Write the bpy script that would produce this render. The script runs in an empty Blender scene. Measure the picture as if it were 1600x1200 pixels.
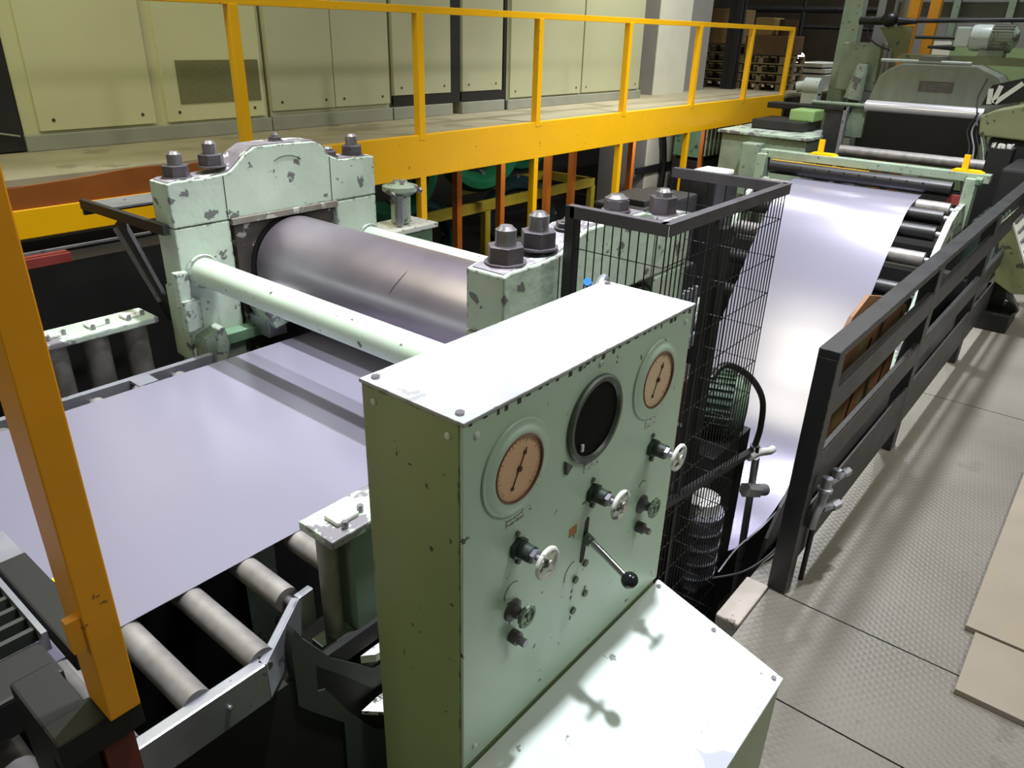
import bpy, bmesh, math, random
from mathutils import Vector, Matrix
random.seed(7)
SC = bpy.context.scene
COL = SC.collection
# ------------------------------------------------------------------ camera
cam_d = bpy.data.cameras.new('camera'); cam = bpy.data.objects.new('camera', cam_d); COL.objects.link(cam)
R_ = ((0.63624105, -0.77104802, 0.02612051), (-0.31567328, -0.29107686, -0.90311939), (0.70395149, 0.56635609, -0.42859431))
m = Matrix.Identity(4)
for i in range(3):
    m[i][0] = R_[0][i]; m[i][1] = -R_[1][i]; m[i][2] = -R_[2][i]
m[2][3] = 2.3
cam.matrix_world = m
cam_d.sensor_fit = 'HORIZONTAL'; cam_d.sensor_width = 36.0; cam_d.lens = 1165.17 / 1600 * 36.0
cam_d.clip_start = 0.02; cam_d.clip_end = 200
SC.camera = cam
# ------------------------------------------------------------------ world, lights, exposure
w = bpy.data.worlds.new('world'); SC.world = w; w.use_nodes = True
w.node_tree.nodes['Background'].inputs[0].default_value = (0.78, 0.82, 0.62, 1)
w.node_tree.nodes['Background'].inputs[1].default_value = 0.12
def area(loc, target, size, power, col, sy=None, spread=180):
    d = bpy.data.lights.new('lamp', 'AREA'); d.energy = power; d.color = col
    d.shape = 'RECTANGLE' if sy else 'DISK'; d.size = size
    if sy: d.size_y = sy
    d.spread = math.radians(spread)
    o = bpy.data.objects.new('lamp', d); COL.objects.link(o); o.location = loc
    o.rotation_euler = (Vector(target) - Vector(loc)).to_track_quat('-Z', 'Y').to_euler()
    return o
WHITE = (0.93, 0.95, 1.0)
area((2.05, 1.02, 6.4), (1.75, 0.9, 0), 0.20, 76, WHITE, spread=66)          # high bay above the press
area((3.3, 3.0, 6.8), (1.3, 3.0, 0.8), 0.2, 62, WHITE, spread=50)
area((7.4, 2.2, 7.0), (7.6, 2.2, 0), 0.5, 250, WHITE, spread=80)           # high bay along the line
area((12.0, 2.4, 7.5), (12.0, 2.4, 0), 0.6, 260, WHITE)
area((3.0, -2.4, 6.0), (3.0, 0.5, 0.5), 1.2, 78, (1.0, 0.98, 0.90), 1.2)
area((1.2, 4.4, 5.2), (3.6, 4.4, 1.0), 1.6, 90, (1.0, 0.99, 0.64), 3.2)      # yellowish tube lamps at the left end
area((-3.5, 2.5, 4.0), (1.0, 1.5, 1.0), 1.2, 30, (0.98, 1.0, 0.66), 1.2)
area((9.0, 4.6, 6.0), (9.5, 6.3, 1.6), 0.6, 80, (1.0, 0.99, 0.85), spread=100)
area((6.2, -2.6, 6.2), (6.2, 0.9, 0), 0.8, 85, (1.0, 0.98, 0.88), spread=90)
area((16.5, 4.5, 6.5), (17.0, 5.0, 0), 0.8, 150, (0.95, 0.97, 0.9))
area((7.2, 5.25, 1.30), (7.6, 6.6, 0.2), 0.25, 9, (1.0, 0.97, 0.9))         # added lights under the walkway, no fixture known, to brighten coils and pillar
area((10.2, 5.2, 1.25), (10.6, 6.3, 0.2), 0.25, 16, (1.0, 0.97, 0.95))  # second added light, aimed at the pillar under the deck
SC.view_settings.view_transform = 'Standard'; SC.view_settings.look = 'None'
SC.view_settings.gamma = 1; SC.view_settings.exposure = 0.0; SC.view_settings.use_curve_mapping = False

# ------------------------------------------------------------------ materials
def lin(c):
    return tuple(((x / 255) / 12.92 if x / 255 <= 0.04045 else ((x / 255 + 0.055) / 1.055) ** 2.4) for x in c)
MATS = {}
def mat(name, col, rough=0.5, metal=0.0, var=0.12, vscale=2.5, chip=None, bump=0.0, bscale=40, emit=None, spec=0.5, stretch=None, coat=0, edge=None):
    """chip = (colour, threshold 0..1, scale): flaked paint showing what is under it"""
    if name in MATS: return MATS[name]
    M = bpy.data.materials.new(name); M.use_nodes = True; nt = M.node_tree; N = nt.nodes; L = nt.links
    b = N['Principled BSDF']; MATS[name] = M
    col = lin(col); b.inputs['Roughness'].default_value = rough; b.inputs['Metallic'].default_value = metal
    b.inputs['Specular IOR Level'].default_value = spec; b.inputs['Coat Weight'].default_value = coat
    tc = N.new('ShaderNodeTexCoord'); vec = tc.outputs['Object']
    if stretch:
        mp = N.new('ShaderNodeMapping'); mp.inputs['Scale'].default_value = stretch; L.new(vec, mp.inputs['Vector']); vec = mp.outputs[0]
    n = N.new('ShaderNodeTexNoise'); n.inputs['Scale'].default_value = vscale; n.inputs['Detail'].default_value = 6; L.new(vec, n.inputs['Vector'])
    cr = N.new('ShaderNodeValToRGB'); cr.color_ramp.elements[0].position = 0.3; cr.color_ramp.elements[1].position = 0.7
    cr.color_ramp.elements[0].color = tuple(max(0, c * (1 - var)) for c in col) + (1,)
    cr.color_ramp.elements[1].color = tuple(min(1, c * (1 + var * 0.6)) for c in col) + (1,)
    L.new(n.outputs['Fac'], cr.inputs['Fac']); out = cr.outputs['Color']
    if chip:
        cc, th, cs = chip[:3]
        n2 = N.new('ShaderNodeTexNoise'); n2.inputs['Scale'].default_value = cs; n2.inputs['Detail'].default_value = 5; n2.inputs['Roughness'].default_value = 0.62
        L.new(vec, n2.inputs['Vector'])
        r2 = N.new('ShaderNodeValToRGB'); r2.color_ramp.elements[0].position = th; r2.color_ramp.elements[1].position = th + 0.015
        L.new(n2.outputs['Fac'], r2.inputs['Fac'])
        mx = N.new('ShaderNodeMixRGB'); L.new(r2.outputs['Color'], mx.inputs[0]); L.new(out, mx.inputs[1]); mx.inputs[2].default_value = lin(cc) + (1,)
        out = mx.outputs[0]
    if edge:
        er, ec, et = edge
        bv = N.new('ShaderNodeBevel'); bv.samples = 4; bv.inputs['Radius'].default_value = er
        ge = N.new('ShaderNodeNewGeometry'); dp = N.new('ShaderNodeVectorMath'); dp.operation = 'DOT_PRODUCT'
        L.new(bv.outputs[0], dp.inputs[0]); L.new(ge.outputs['True Normal'], dp.inputs[1])
        n3 = N.new('ShaderNodeTexNoise'); n3.inputs['Scale'].default_value = 34; n3.inputs['Detail'].default_value = 4; L.new(vec, n3.inputs['Vector'])
        m1 = N.new('ShaderNodeMath'); m1.operation = 'SUBTRACT'; m1.inputs[0].default_value = 1.0; L.new(dp.outputs['Value'], m1.inputs[1])
        m2 = N.new('ShaderNodeMath'); m2.operation = 'MULTIPLY_ADD'; L.new(n3.outputs['Fac'], m2.inputs[0]); m2.inputs[1].default_value = 0.9; L.new(m1.outputs[0], m2.inputs[2])
        m3 = N.new('ShaderNodeMath'); m3.operation = 'GREATER_THAN'; L.new(m2.outputs[0], m3.inputs[0]); m3.inputs[1].default_value = et
        m4 = N.new('ShaderNodeMath'); m4.operation = 'GREATER_THAN'; L.new(m1.outputs[0], m4.inputs[0]); m4.inputs[1].default_value = 0.006
        m5 = N.new('ShaderNodeMath'); m5.operation = 'MULTIPLY'; L.new(m3.outputs[0], m5.inputs[0]); L.new(m4.outputs[0], m5.inputs[1])
        mx = N.new('ShaderNodeMixRGB'); L.new(m5.outputs[0], mx.inputs[0]); L.new(out, mx.inputs[1]); mx.inputs[2].default_value = lin(ec) + (1,); out = mx.outputs[0]
    L.new(out, b.inputs['Base Color'])
    rr = N.new('ShaderNodeMapRange'); rr.inputs['To Min'].default_value = max(0.03, rough - 0.07); rr.inputs['To Max'].default_value = min(1, rough + 0.1)
    L.new(n.outputs['Fac'], rr.inputs['Value'])
    if var > 0.02: L.new(rr.outputs[0], b.inputs['Roughness'])
    if bump:
        nb = N.new('ShaderNodeTexNoise'); nb.inputs['Scale'].default_value = bscale; nb.inputs['Detail'].default_value = 4; L.new(vec, nb.inputs['Vector'])
        bm_ = N.new('ShaderNodeBump'); bm_.inputs['Strength'].default_value = bump; bm_.inputs['Distance'].default_value = 0.004
        L.new(nb.outputs['Fac'], bm_.inputs['Height']); L.new(bm_.outputs[0], b.inputs['Normal'])
    if emit:
        b.inputs['Emission Color'].default_value = lin(emit[0]) + (1,); b.inputs['Emission Strength'].default_value = emit[1]
    return M
CHIP = (72, 74, 70)
mint = mat('mint_paint', (142, 158, 138), 0.45, chip=(CHIP, 0.63, 20), var=0.2, vscale=3, edge=(0.01, (176, 190, 176), 0.56))
mintp = mat('panel_paint', (186, 211, 190), 0.36, chip=(CHIP, 0.665, 30), var=0.08, vscale=2)
mintt = mat('desk_paint', (196, 206, 203), 0.33, chip=((120, 128, 120), 0.68, 16), var=0.05, vscale=3)
mintw = mat('worn_mint', (170, 186, 170), 0.5, chip=((112, 108, 114), 0.545, 7), var=0.16, vscale=5, bump=0.4, bscale=25, edge=(0.008, (84, 82, 80), 0.55))
minth = mat('housing_paint', (184, 200, 184), 0.48, chip=((104, 106, 104), 0.615, 9), var=0.16, vscale=4, bump=0.4, bscale=24, edge=(0.016, (92, 90, 90), 0.545))
worn = mat('worn_metal', (128, 122, 130), 0.5, metal=0.2, chip=((205, 213, 208), 0.56, 9), var=0.25, vscale=12, bump=0.6, bscale=40)
green_d = mat('machine_green', (96, 128, 100), 0.5, chip=((60, 62, 58), 0.599, 9), var=0.22, vscale=4)
olive = mat('olive_paint', (128, 132, 96), 0.5, chip=((70, 70, 60), 0.612, 9), var=0.15, vscale=4)
yellow = mat('yellow_paint', (250, 188, 4), 0.34, var=0.05, vscale=2, chip=((120, 92, 20), 0.686, 18))
yellowp = mat('post_yellow', (236, 158, 10), 0.42, var=0.10, vscale=4, chip=((150, 96, 30), 0.649, 11))
orange = mat('brown_orange', (150, 82, 22), 0.5, var=0.18, vscale=5)
oy = mat('ochre_paint', (178, 160, 52), 0.5, var=0.18, vscale=5)
blackp = mat('black_paint', (38, 38, 42), 0.36, var=0.2, vscale=6, chip=((84, 82, 80), 0.661, 16))
blacks = mat('black_steel', (52, 52, 55), 0.45, metal=0.4, var=0.25, vscale=6)
fencep = mat('fence_paint', (30, 30, 34), 0.36, var=0.25, vscale=5, edge=(0.004, (84, 82, 76), 0.50))
dark = mat('dark_grime_shade', (24, 24, 24), 0.65, var=0.4, vscale=3)  # near black, for grimy parts and for shade painted into gaps
pitm = mat('shaded_pit_concrete', (26, 25, 24), 0.8, var=0.4, vscale=2)  # near black, the pit's deep shade put into the colour
rubber = mat('black_rubber', (22, 22, 25), 0.42, var=0.2, vscale=5)
rollm = mat('roll_steel', (168, 158, 172), 0.33, metal=0.85, var=0.10, vscale=2.5)
rollg = mat('roller_grey', (136, 132, 130), 0.45, metal=0.35, var=0.32, vscale=12)
strip = mat('strip_steel', (172, 169, 190), 0.235, metal=0.62, var=0.02, vscale=1.2)
silver = mat('galvanised', (158, 160, 170), 0.34, metal=0.6, var=0.2, vscale=6, chip=((110, 110, 112), 0.64, 12))
chrome = mat('chrome', (200, 202, 208), 0.14, metal=1.0, var=0.05)
boltm = mat('oiled_bolt', (98, 92, 98), 0.42, metal=0.45, var=0.25, vscale=15)
boltt = mat('bolt_stud', (146, 142, 148), 0.32, metal=0.7, var=0.2, vscale=20)
creamA = mat('yellow_cream_paint', (200, 200, 158), 0.5, var=0.05, vscale=1.5)
creamB = mat('grey_cream_paint', (178, 180, 150), 0.5, var=0.06, vscale=1.5)
plinth = mat('plinth_grey', (146, 148, 136), 0.6, var=0.10, vscale=4)
deckm = mat('deck_plate', (160, 152, 128), 0.6, var=0.14, vscale=3, chip=((136, 130, 108), 0.60, 2))
grillem = mat('vent_mesh', (112, 112, 78), 0.7, var=0.15, vscale=60)
pillw = mat('white_plaster', (212, 212, 198), 0.7, var=0.06, vscale=3)
pillg = mat('grey_plaster', (140, 140, 136), 0.7, var=0.08, vscale=3)
woodm = mat('pallet_wood', (128, 112, 82), 0.7, var=0.25, vscale=8, stretch=(1, 6, 1))
rust = mat('rusty_plate', (134, 94, 62), 0.6, var=0.3, vscale=3, chip=((120, 116, 72), 0.562, 2.5))
gaugef = mat('gauge_face', (226, 184, 146), 0.5, var=0.07, vscale=12)
gaugef2 = mat('gauge_face_pale', (228, 200, 166), 0.5, var=0.06, vscale=12)
ink = mat('ink', (70, 44, 34), 0.6, var=0.1)
paper = mat('engraved_label', (196, 210, 196), 0.5, var=0.1, vscale=80, chip=((120, 135, 120), 0.531, 110))
tagm = mat('orange_tag', (176, 122, 66), 0.5, var=0.15, vscale=30)
red = mat('red_paint', (140, 56, 54), 0.5, var=0.1)
greenc = mat('coil_green', (30, 120, 84), 0.42, var=0.25, vscale=3)
bluec = mat('coil_blue_green', (24, 66, 72), 0.45, var=0.25, vscale=3)
bluel = mat('blue_hose', (40, 120, 190), 0.4)
boardm = mat('board', (140, 130, 116), 0.6, var=0.08, vscale=4, chip=((140, 130, 112), 0.574, 3))
concr = mat('concrete', (168, 160, 152), 0.75, var=0.12, vscale=8, chip=((110, 104, 96), 0.612, 10))
wallm = mat('back_wall', (100, 88, 76), 0.8, var=0.3, vscale=1.2)
whitev = mat('white_lacquer', (222, 224, 218), 0.4, chip=((90, 92, 90), 0.599, 30), var=0.08)
greyp = mat('hood_grey', (150, 158, 146), 0.42, metal=0.25, var=0.14, vscale=3, stretch=(1, 3, 0.6))
plate_n = mat('nameplate_metal', (104, 100, 98), 0.4, metal=0.4, var=0.1, vscale=30)
lightwhite = mat('white_panel', (232, 232, 228), 0.4, var=0.04)
glass_dark = mat('dark_well', (12, 16, 14), 0.6, var=0.3, vscale=20, spec=0.1)
# checkered floor plate
def floor_mat():
    M = mat('checker_plate', (116, 112, 104), 0.40, var=0.16, vscale=1.3, metal=0.15, chip=((110, 106, 98), 0.618, 6))
    nt = M.node_tree; N = nt.nodes; L = nt.links; b = N['Principled BSDF']; tc = N.new('ShaderNodeTexCoord')
    outs = []
    for a in (0.62, -0.95):
        mp = N.new('ShaderNodeMapping'); mp.inputs['Rotation'].default_value = (0, 0, a); L.new(tc.outputs['Object'], mp.inputs['Vector'])
        wv = N.new('ShaderNodeTexWave'); wv.inputs['Scale'].default_value = 11; wv.inputs['Distortion'].default_value = 0.3; L.new(mp.outputs[0], wv.inputs['Vector'])
        outs.append(wv.outputs['Fac'])
    mu = N.new('ShaderNodeMath'); mu.operation = 'MULTIPLY'; L.new(outs[0], mu.inputs[0]); L.new(outs[1], mu.inputs[1])
    bp = N.new('ShaderNodeBump'); bp.inputs['Strength'].default_value = 0.4; bp.inputs['Distance'].default_value = 0.003
    L.new(mu.outputs[0], bp.inputs['Height']); L.new(bp.outputs[0], b.inputs['Normal'])
    return M
floorm = floor_mat()

# ------------------------------------------------------------------ object helpers
ORG = {}
def tag(o, label=None, cat=None, group=None, kind=None):
    if label: o['label'] = label
    if cat: o['category'] = cat
    if group: o['group'] = group
    if kind: o['kind'] = kind
    return o
def thing(name, loc, label, cat, group=None):
    o = bpy.data.objects.new(name, None); COL.objects.link(o); o.location = loc; o.empty_display_size = 0.1
    ORG[o] = Vector(loc); return tag(o, label, cat, group)
class G:
    """collects shapes in world coordinates, then becomes one mesh"""
    def __init__(s): s.b = bmesh.new()
    def box(s, x0, x1, y0, y1, z0, z1, bev=0.0):
        r = bmesh.ops.create_cube(s.b, size=1); vs = r['verts']
        bmesh.ops.scale(s.b, vec=(abs(x1 - x0), abs(y1 - y0), abs(z1 - z0)), verts=vs)
        bmesh.ops.translate(s.b, vec=((x0 + x1) / 2, (y0 + y1) / 2, (z0 + z1) / 2), verts=vs)
        if bev:
            es = list({e for v in vs for e in v.link_edges})
            bmesh.ops.bevel(s.b, geom=es, offset=bev, segments=2, affect='EDGES', profile=0.6)
        return s
    def _frame(s, p0, p1):
        p0 = Vector(p0); p1 = Vector(p1); d = (p1 - p0); q = d.to_track_quat('Z', 'Y')
        return p0, p1, d.length, q
    def cyl(s, p0, p1, r, seg=24, r2=None, rot=0.0):
        p0, p1, L, q = s._frame(p0, p1)
        M = Matrix.Translation((p0 + p1) / 2) @ q.to_matrix().to_4x4() @ Matrix.Rotation(rot, 4, 'Z')
        bmesh.ops.create_cone(s.b, cap_ends=True, cap_tris=False, segments=seg, radius1=r, radius2=r if r2 is None else r2, depth=L, matrix=M)
        return s
    def bar(s, p0, p1, w, h, up=(0, 0, 1)):
        p0 = Vector(p0); p1 = Vector(p1); d = (p1 - p0).normalized(); u = Vector(up)
        if abs(d.dot(u)) > 0.98: u = Vector((1, 0, 0))
        a = d.cross(u).normalized(); c = a.cross(d).normalized()
        vs = []
        for p in (p0, p1):
            for i, j in ((-1, -1), (1, -1), (1, 1), (-1, 1)):
                vs.append(s.b.verts.new(p + a * (w / 2 * i) + c * (h / 2 * j)))
        for f in ((0, 1, 2, 3), (7, 6, 5, 4), (0, 4, 5, 1), (1, 5, 6, 2), (2, 6, 7, 3), (3, 7, 4, 0)):
            s.b.faces.new([vs[i] for i in f])
        return s
    def prism(s, pts, axis, a, b):
        """pts: 2-D outline; axis 'y' -> (x,z); 'x' -> (y,z); 'z' -> (x,y)"""
        def P(p, t):
            return {'y': (p[0], t, p[1]), 'x': (t, p[0], p[1]), 'z': (p[0], p[1], t)}[axis]
        A = [s.b.verts.new(P(p, a)) for p in pts]; B = [s.b.verts.new(P(p, b)) for p in pts]
        s.b.faces.new(A); s.b.faces.new(B[::-1]); n = len(pts)
        for i in range(n): s.b.faces.new((A[i], A[(i + 1) % n], B[(i + 1) % n], B[i]))
        return s
    def sphere(s, c, r, seg=20, sc=(1, 1, 1)):
        bmesh.ops.create_uvsphere(s.b, u_segments=seg, v_segments=seg // 2 + 2, radius=r, matrix=Matrix.Translation(c) @ Matrix.Diagonal((*sc, 1)))
        return s
    def tube(s, pts, r, seg=8, closed=False):
        P = [Vector(p) for p in pts]; n = len(P); rings = []; prev = None
        for i, p in enumerate(P):
            if closed: t = P[(i + 1) % n] - P[i - 1]
            else: t = P[min(i + 1, n - 1)] - P[max(i - 1, 0)]
            t.normalize()
            a = prev - t * prev.dot(t) if prev is not None else t.orthogonal()
            a.normalize(); prev = a; c = t.cross(a)
            rr = r[i] if isinstance(r, (list, tuple)) else r
            rings.append([s.b.verts.new(p + (a * math.cos(k * 2 * math.pi / seg) + c * math.sin(k * 2 * math.pi / seg)) * rr) for k in range(seg)])
        for i in range(n if closed else n - 1):
            A = rings[i]; B = rings[(i + 1) % n]
            for k in range(seg): s.b.faces.new((A[k], A[(k + 1) % seg], B[(k + 1) % seg], B[k]))
        if not closed: s.b.faces.new(rings[0][::-1]); s.b.faces.new(rings[-1])
        return s
    def ring(s, c, axis, R, r, seg=32, rs=8, fl=1.0):
        c = Vector(c); ax = Vector(axis).normalized(); a = ax.orthogonal().normalized(); b = ax.cross(a)
        rings = []
        for i in range(seg):
            t = 2 * math.pi * i / seg; d = a * math.cos(t) + b * math.sin(t)
            rings.append([s.b.verts.new(c + d * (R + r * math.cos(k * 2 * math.pi / rs)) + ax * (r * fl * math.sin(k * 2 * math.pi / rs))) for k in range(rs)])
        for i in range(seg):
            A = rings[i]; B = rings[(i + 1) % seg]
            for k in range(rs): s.b.faces.new((A[k], A[(k + 1) % rs], B[(k + 1) % rs], B[k]))
        return s
    def lathe(s, prof, c, axis, seg=32):
        c = Vector(c); ax = Vector(axis).normalized(); a = ax.orthogonal().normalized(); b = ax.cross(a); rings = []
        for (r, h) in prof:
            rings.append([s.b.verts.new(c + ax * h + (a * math.cos(2 * math.pi * k / seg) + b * math.sin(2 * math.pi * k / seg)) * max(r, 1e-5)) for k in range(seg)])
        for i in range(len(rings) - 1):
            for k in range(seg): s.b.faces.new((rings[i][k], rings[i][(k + 1) % seg], rings[i + 1][(k + 1) % seg], rings[i + 1][k]))
        s.b.faces.new(rings[0][::-1]); s.b.faces.new(rings[-1]); return s
    def out(s, name, m, parent=None, smooth=False, bev=0.0, ang=40, slot=None):
        bmesh.ops.recalc_face_normals(s.b, faces=s.b.faces[:])
        if parent is not None: org = ORG[parent]
        else:
            lo = Vector((min(v.co.x for v in s.b.verts), min(v.co.y for v in s.b.verts), min(v.co.z for v in s.b.verts)))
            hi = Vector((max(v.co.x for v in s.b.verts), max(v.co.y for v in s.b.verts), max(v.co.z for v in s.b.verts)))
            org = Vector(((lo.x + hi.x) / 2, (lo.y + hi.y) / 2, lo.z))
        bmesh.ops.translate(s.b, vec=-org, verts=s.b.verts[:])
        me = bpy.data.meshes.new(name); s.b.to_mesh(me); s.b.free(); me.materials.append(m)
        if slot: me.materials.append(slot)
        o = bpy.data.objects.new(name, me); COL.objects.link(o); ORG[o] = org.copy()
        if parent is not None: o.parent = parent
        else: o.location = org
        if smooth:
            for p in me.polygons: p.use_smooth = True
            me.set_sharp_from_angle(angle=math.radians(ang))
        if bev:
            md = o.modifiers.new('bevel', 'BEVEL'); md.width = bev; md.segments = 2; md.limit_method = 'ANGLE'; md.angle_limit = math.radians(40)
        return o
def copy_thing(root, delta, label=None, group=None):
    r = root.copy(); COL.objects.link(r); r.location = root.location + Vector(delta); ORG[r] = ORG[root] + Vector(delta)
    if label: r['label'] = label
    if group: r['group'] = group
    def rec(a, b):
        for ch in [c for c in COL.objects if c.parent == a]:
            d = ch.copy(); COL.objects.link(d); d.parent = b; d.matrix_parent_inverse = ch.matrix_parent_inverse.copy(); rec(ch, d)
    rec(root, r); return r
def struct(o): o['kind'] = 'structure'; return o
def spline(pts, n=12):
    """Catmull-Rom through points of any dimension"""
    P = [Vector(p) for p in pts]; P = [P[0] * 2 - P[1]] + P + [P[-1] * 2 - P[-2]]; out = []
    for i in range(1, len(P) - 2):
        for k in range(n):
            t = k / n; a, b, c, d = P[i - 1], P[i], P[i + 1], P[i + 2]
            out.append(0.5 * ((2 * b) + (c - a) * t + (2 * a - 5 * b + 4 * c - d) * t * t + (3 * b - a - 3 * c + d) * t ** 3))
    out.append(P[-2]); return out
def sheet(pts, y0, y1, th):
    """strip of metal following (x,z) points"""
    g = G(); V = []; n = len(pts)
    for i, p in enumerate(pts):
        t = (pts[min(i + 1, n - 1)] - pts[max(i - 1, 0)]).normalized(); nx, nz = -t[1], t[0]
        V.append([g.b.verts.new((p[0] + nx * s_, y, p[1] + nz * s_)) for y, s_ in ((y0, 0), (y1, 0), (y1, -th), (y0, -th))])
    for i in range(n - 1):
        for k in range(4): g.b.faces.new((V[i][k], V[i][(k + 1) % 4], V[i + 1][(k + 1) % 4], V[i + 1][k]))
    g.b.faces.new(V[0]); g.b.faces.new(V[-1][::-1]); return g

# ================================================================== SETTING
g = G()
xs = [-3.0, 2.288, 2.886, 5.69, 8.9, 12.2, 19.0]
for a, b in zip(xs[:-1], xs[1:]):
    if a > 2.88: g.box(a + 0.004, b - 0.004, -3.5, 0.86, -0.02, 0.0)
    else: g.box(a + 0.004, b - 0.004, -3.5, 0.76, -0.02, 0.0)
struct(g.out('floor', floorm))
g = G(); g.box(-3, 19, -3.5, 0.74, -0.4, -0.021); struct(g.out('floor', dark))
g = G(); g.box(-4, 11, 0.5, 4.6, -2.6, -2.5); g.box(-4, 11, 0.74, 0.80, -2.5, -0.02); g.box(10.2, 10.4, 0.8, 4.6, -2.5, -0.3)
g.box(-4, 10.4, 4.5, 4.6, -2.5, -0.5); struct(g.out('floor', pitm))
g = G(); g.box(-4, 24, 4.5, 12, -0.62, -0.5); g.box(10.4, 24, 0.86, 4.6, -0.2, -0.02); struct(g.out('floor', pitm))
g = G(); g.box(-4, 26, 11.5, 11.7, -0.5, 8.0); struct(g.out('wall_back', wallm))
g = G(); g.box(25.8, 26, -6, 11.7, -0.5, 8.0); struct(g.out('wall_right', wallm))
g = G(); g.box(2.55, 2.885, 0.765, 0.87, -0.35, 0.015, 0.01); struct(g.out('trim_1', concr))
g = G(); g.box(11.0, 12.0, 6.2, 7.1, -0.5, 7.5); struct(g.out('wall_pillar', pillw, bev=0.01))
g = G(); g.box(10.99, 11.01, 6.22, 7.1, -0.5, 7.5); struct(g.out('pillar_side', pillg))  # grey sheet over the pillar's left side, darker than its front
g = G(); g.box(12.1, 13.0, 6.35, 7.0, -0.5, 7.5); struct(g.out('wall_back', pillg))

# ================================================================== WALKWAY
wk = thing('walkway', (7, 5.0, -0.5), 'long raised walkway with yellow edge beam and handrail behind the rollers', 'walkway')
G().box(0.6, 14.6, 5.02, 6.62, 1.40, 1.44).out('deck_plate', deckm, wk)
G().box(3.0, 13.25, 4.97, 5.03, 1.08, 1.445).out('edge_beam', yellow, wk, bev=0.004)
bm = G().box(0.6, 3.0, 4.99, 5.03, 1.10, 1.27); bm.out('edge_beam', yellow, wk, bev=0.004)
g = G(); prof = spline([(0.6, 1.26), (0.6, 1.40), (1.5, 1.42), (2.3, 1.425), (2.9, 1.43), (3.0, 1.43), (3.0, 1.26)], 3)
g.prism([(0.6, 1.262), (0.6, 1.385)] + [(p[0], p[1]) for p in spline([(1.2, 1.385), (1.9, 1.41), (2.3, 1.435), (2.65, 1.42), (3.0, 1.438)], 5)] + [(3.0, 1.262)], 'y', 5.0, 5.04); g.out('fascia', orange, wk)  # brown tone puts the shade on the yellow web into the colour
rail_pts = [3.1, 4.82, 6.48, 8.17, 9.93, 11.62, 13.2]
G().box(2.2, 13.24, 4.97, 5.03, 2.405, 2.462, 0.004).out('handrail', yellow, wk)
for x in rail_pts:
    G().box(x - 0.035, x + 0.035, 4.965, 5.035, 1.40, 2.41, 0.003).out('rail_post', yellow, wk)
for x in rail_pts[1:]:
    G().box(x - 0.035, x + 0.035, 4.97, 5.04, -0.5, 1.09, 0.003).out('leg', yellow, wk)
for x in (6.24, 7.0, 7.94, 8.49, 10.0):
    tag(G().box(x - 0.04, x + 0.04, 5.86, 5.94, -0.5, 1.40).out('leg', mat('leg_orange', (206, 118, 40), 0.5, var=0.15), wk), 'brown orange rear leg')
G().box(10.9, 10.96, 5.2, 5.26, -0.5, 1.4).out('leg', orange, wk)

# electrical cabinets on the deck
CY = 6.05
def ecab(name, label, x0, x1, doors, m, zb=1.57, plm=plinth, ztop=3.4, grille=None, y=CY):
    t = thing(name, ((x0 + x1) / 2, y + 0.25, 1.44), label, 'electrical cabinet', 'control cabinets along the walkway')
    G().box(x0, x1, y + 0.01, y + 0.55, 1.44, ztop).out('body', m, t)
    G().box(x0 - 0.01, x1 + 0.01, y - 0.03, y + 0.02, 1.44, min(zb - 0.02, 1.56)).out('plinth', plm, t, bev=0.006)
    if zb > 1.63: G().box(x0, x1, y - 0.012, y + 0.02, zb - 0.10, zb - 0.005).out('shadow_gap', dark, t)  # dark strip standing in for the shade of the recess
    for i, (a, b) in enumerate(doors):
        d = G().box(a, b, y - 0.018, y + 0.012, zb, ztop - 0.05, 0.004).out('door', m, t)
        s_ = G()
        for px in (a + 0.10, b - 0.10): s_.cyl((px, y - 0.022, zb + 0.07), (px, y - 0.017, zb + 0.07), 0.012, 10)
        s_.out('lock_screw', ink, d)
        if grille and i == grille[0]:
            G().box(grille[1], grille[2], y - 0.024, y - 0.017, grille[3], grille[4]).out('vent_grille', grillem, d)
    return t
ecab('electrical_cabinet', 'yellowish cream cabinet with a dark vent grille, leftmost on the walkway', 2.04, 4.0, [(2.14, 2.98), (3.08, 3.96)], creamA, grille=(1, 3.2, 3.93, 1.70, 2.02))
ecab('electrical_cabinet', 'grey cream cabinet with two plain doors right of the vent grille cabinet', 4.03, 5.42, [(4.04, 4.72), (4.73, 5.41)], creamB, zb=1.60)
ecab('electrical_cabinet', 'narrow grey cabinet with one plain door set above a dark gap', 5.46, 6.30, [(5.47, 6.29)], creamB, zb=1.67)
ecab('electrical_cabinet', 'narrow grey cabinet between two black gaps in the cabinet row', 6.47, 7.18, [(6.48, 7.14)], creamB, zb=1.67)
ecab('electrical_cabinet', 'wide pale green cream cabinet next to the white pillar', 7.26, 10.3, [(7.3, 8.76), (8.79, 10.25)], creamB, zb=1.57)
g = G(); g.box(0.5, 11.0, CY + 0.62, CY + 0.7, 1.44, 3.6); struct(g.out('wall_back', dark))
struct(G().box(6.305, 6.455, CY + 0.0, CY + 0.5, 1.56, 3.4).out('shade_fill_1', dark)); struct(G().box(7.195, 7.245, CY + 0.0, CY + 0.5, 1.45, 3.4).out('shade_fill_2', dark))  # dark boxes filling the cabinet gaps, standing in for their shade
g = G(); g.box(0.0, 2.025, 6.04, 6.5, 1.45, 3.6); struct(g.out('wall_left', dark))
tag(G().tube(spline([(1.0, 6.02, 1.78), (1.6, 6.02, 1.64), (2.0, 6.02, 1.55)], 6), 0.006).out('cable', plinth), 'thin grey cable hanging in the dark left of the cream cabinet', 'cable')

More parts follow.
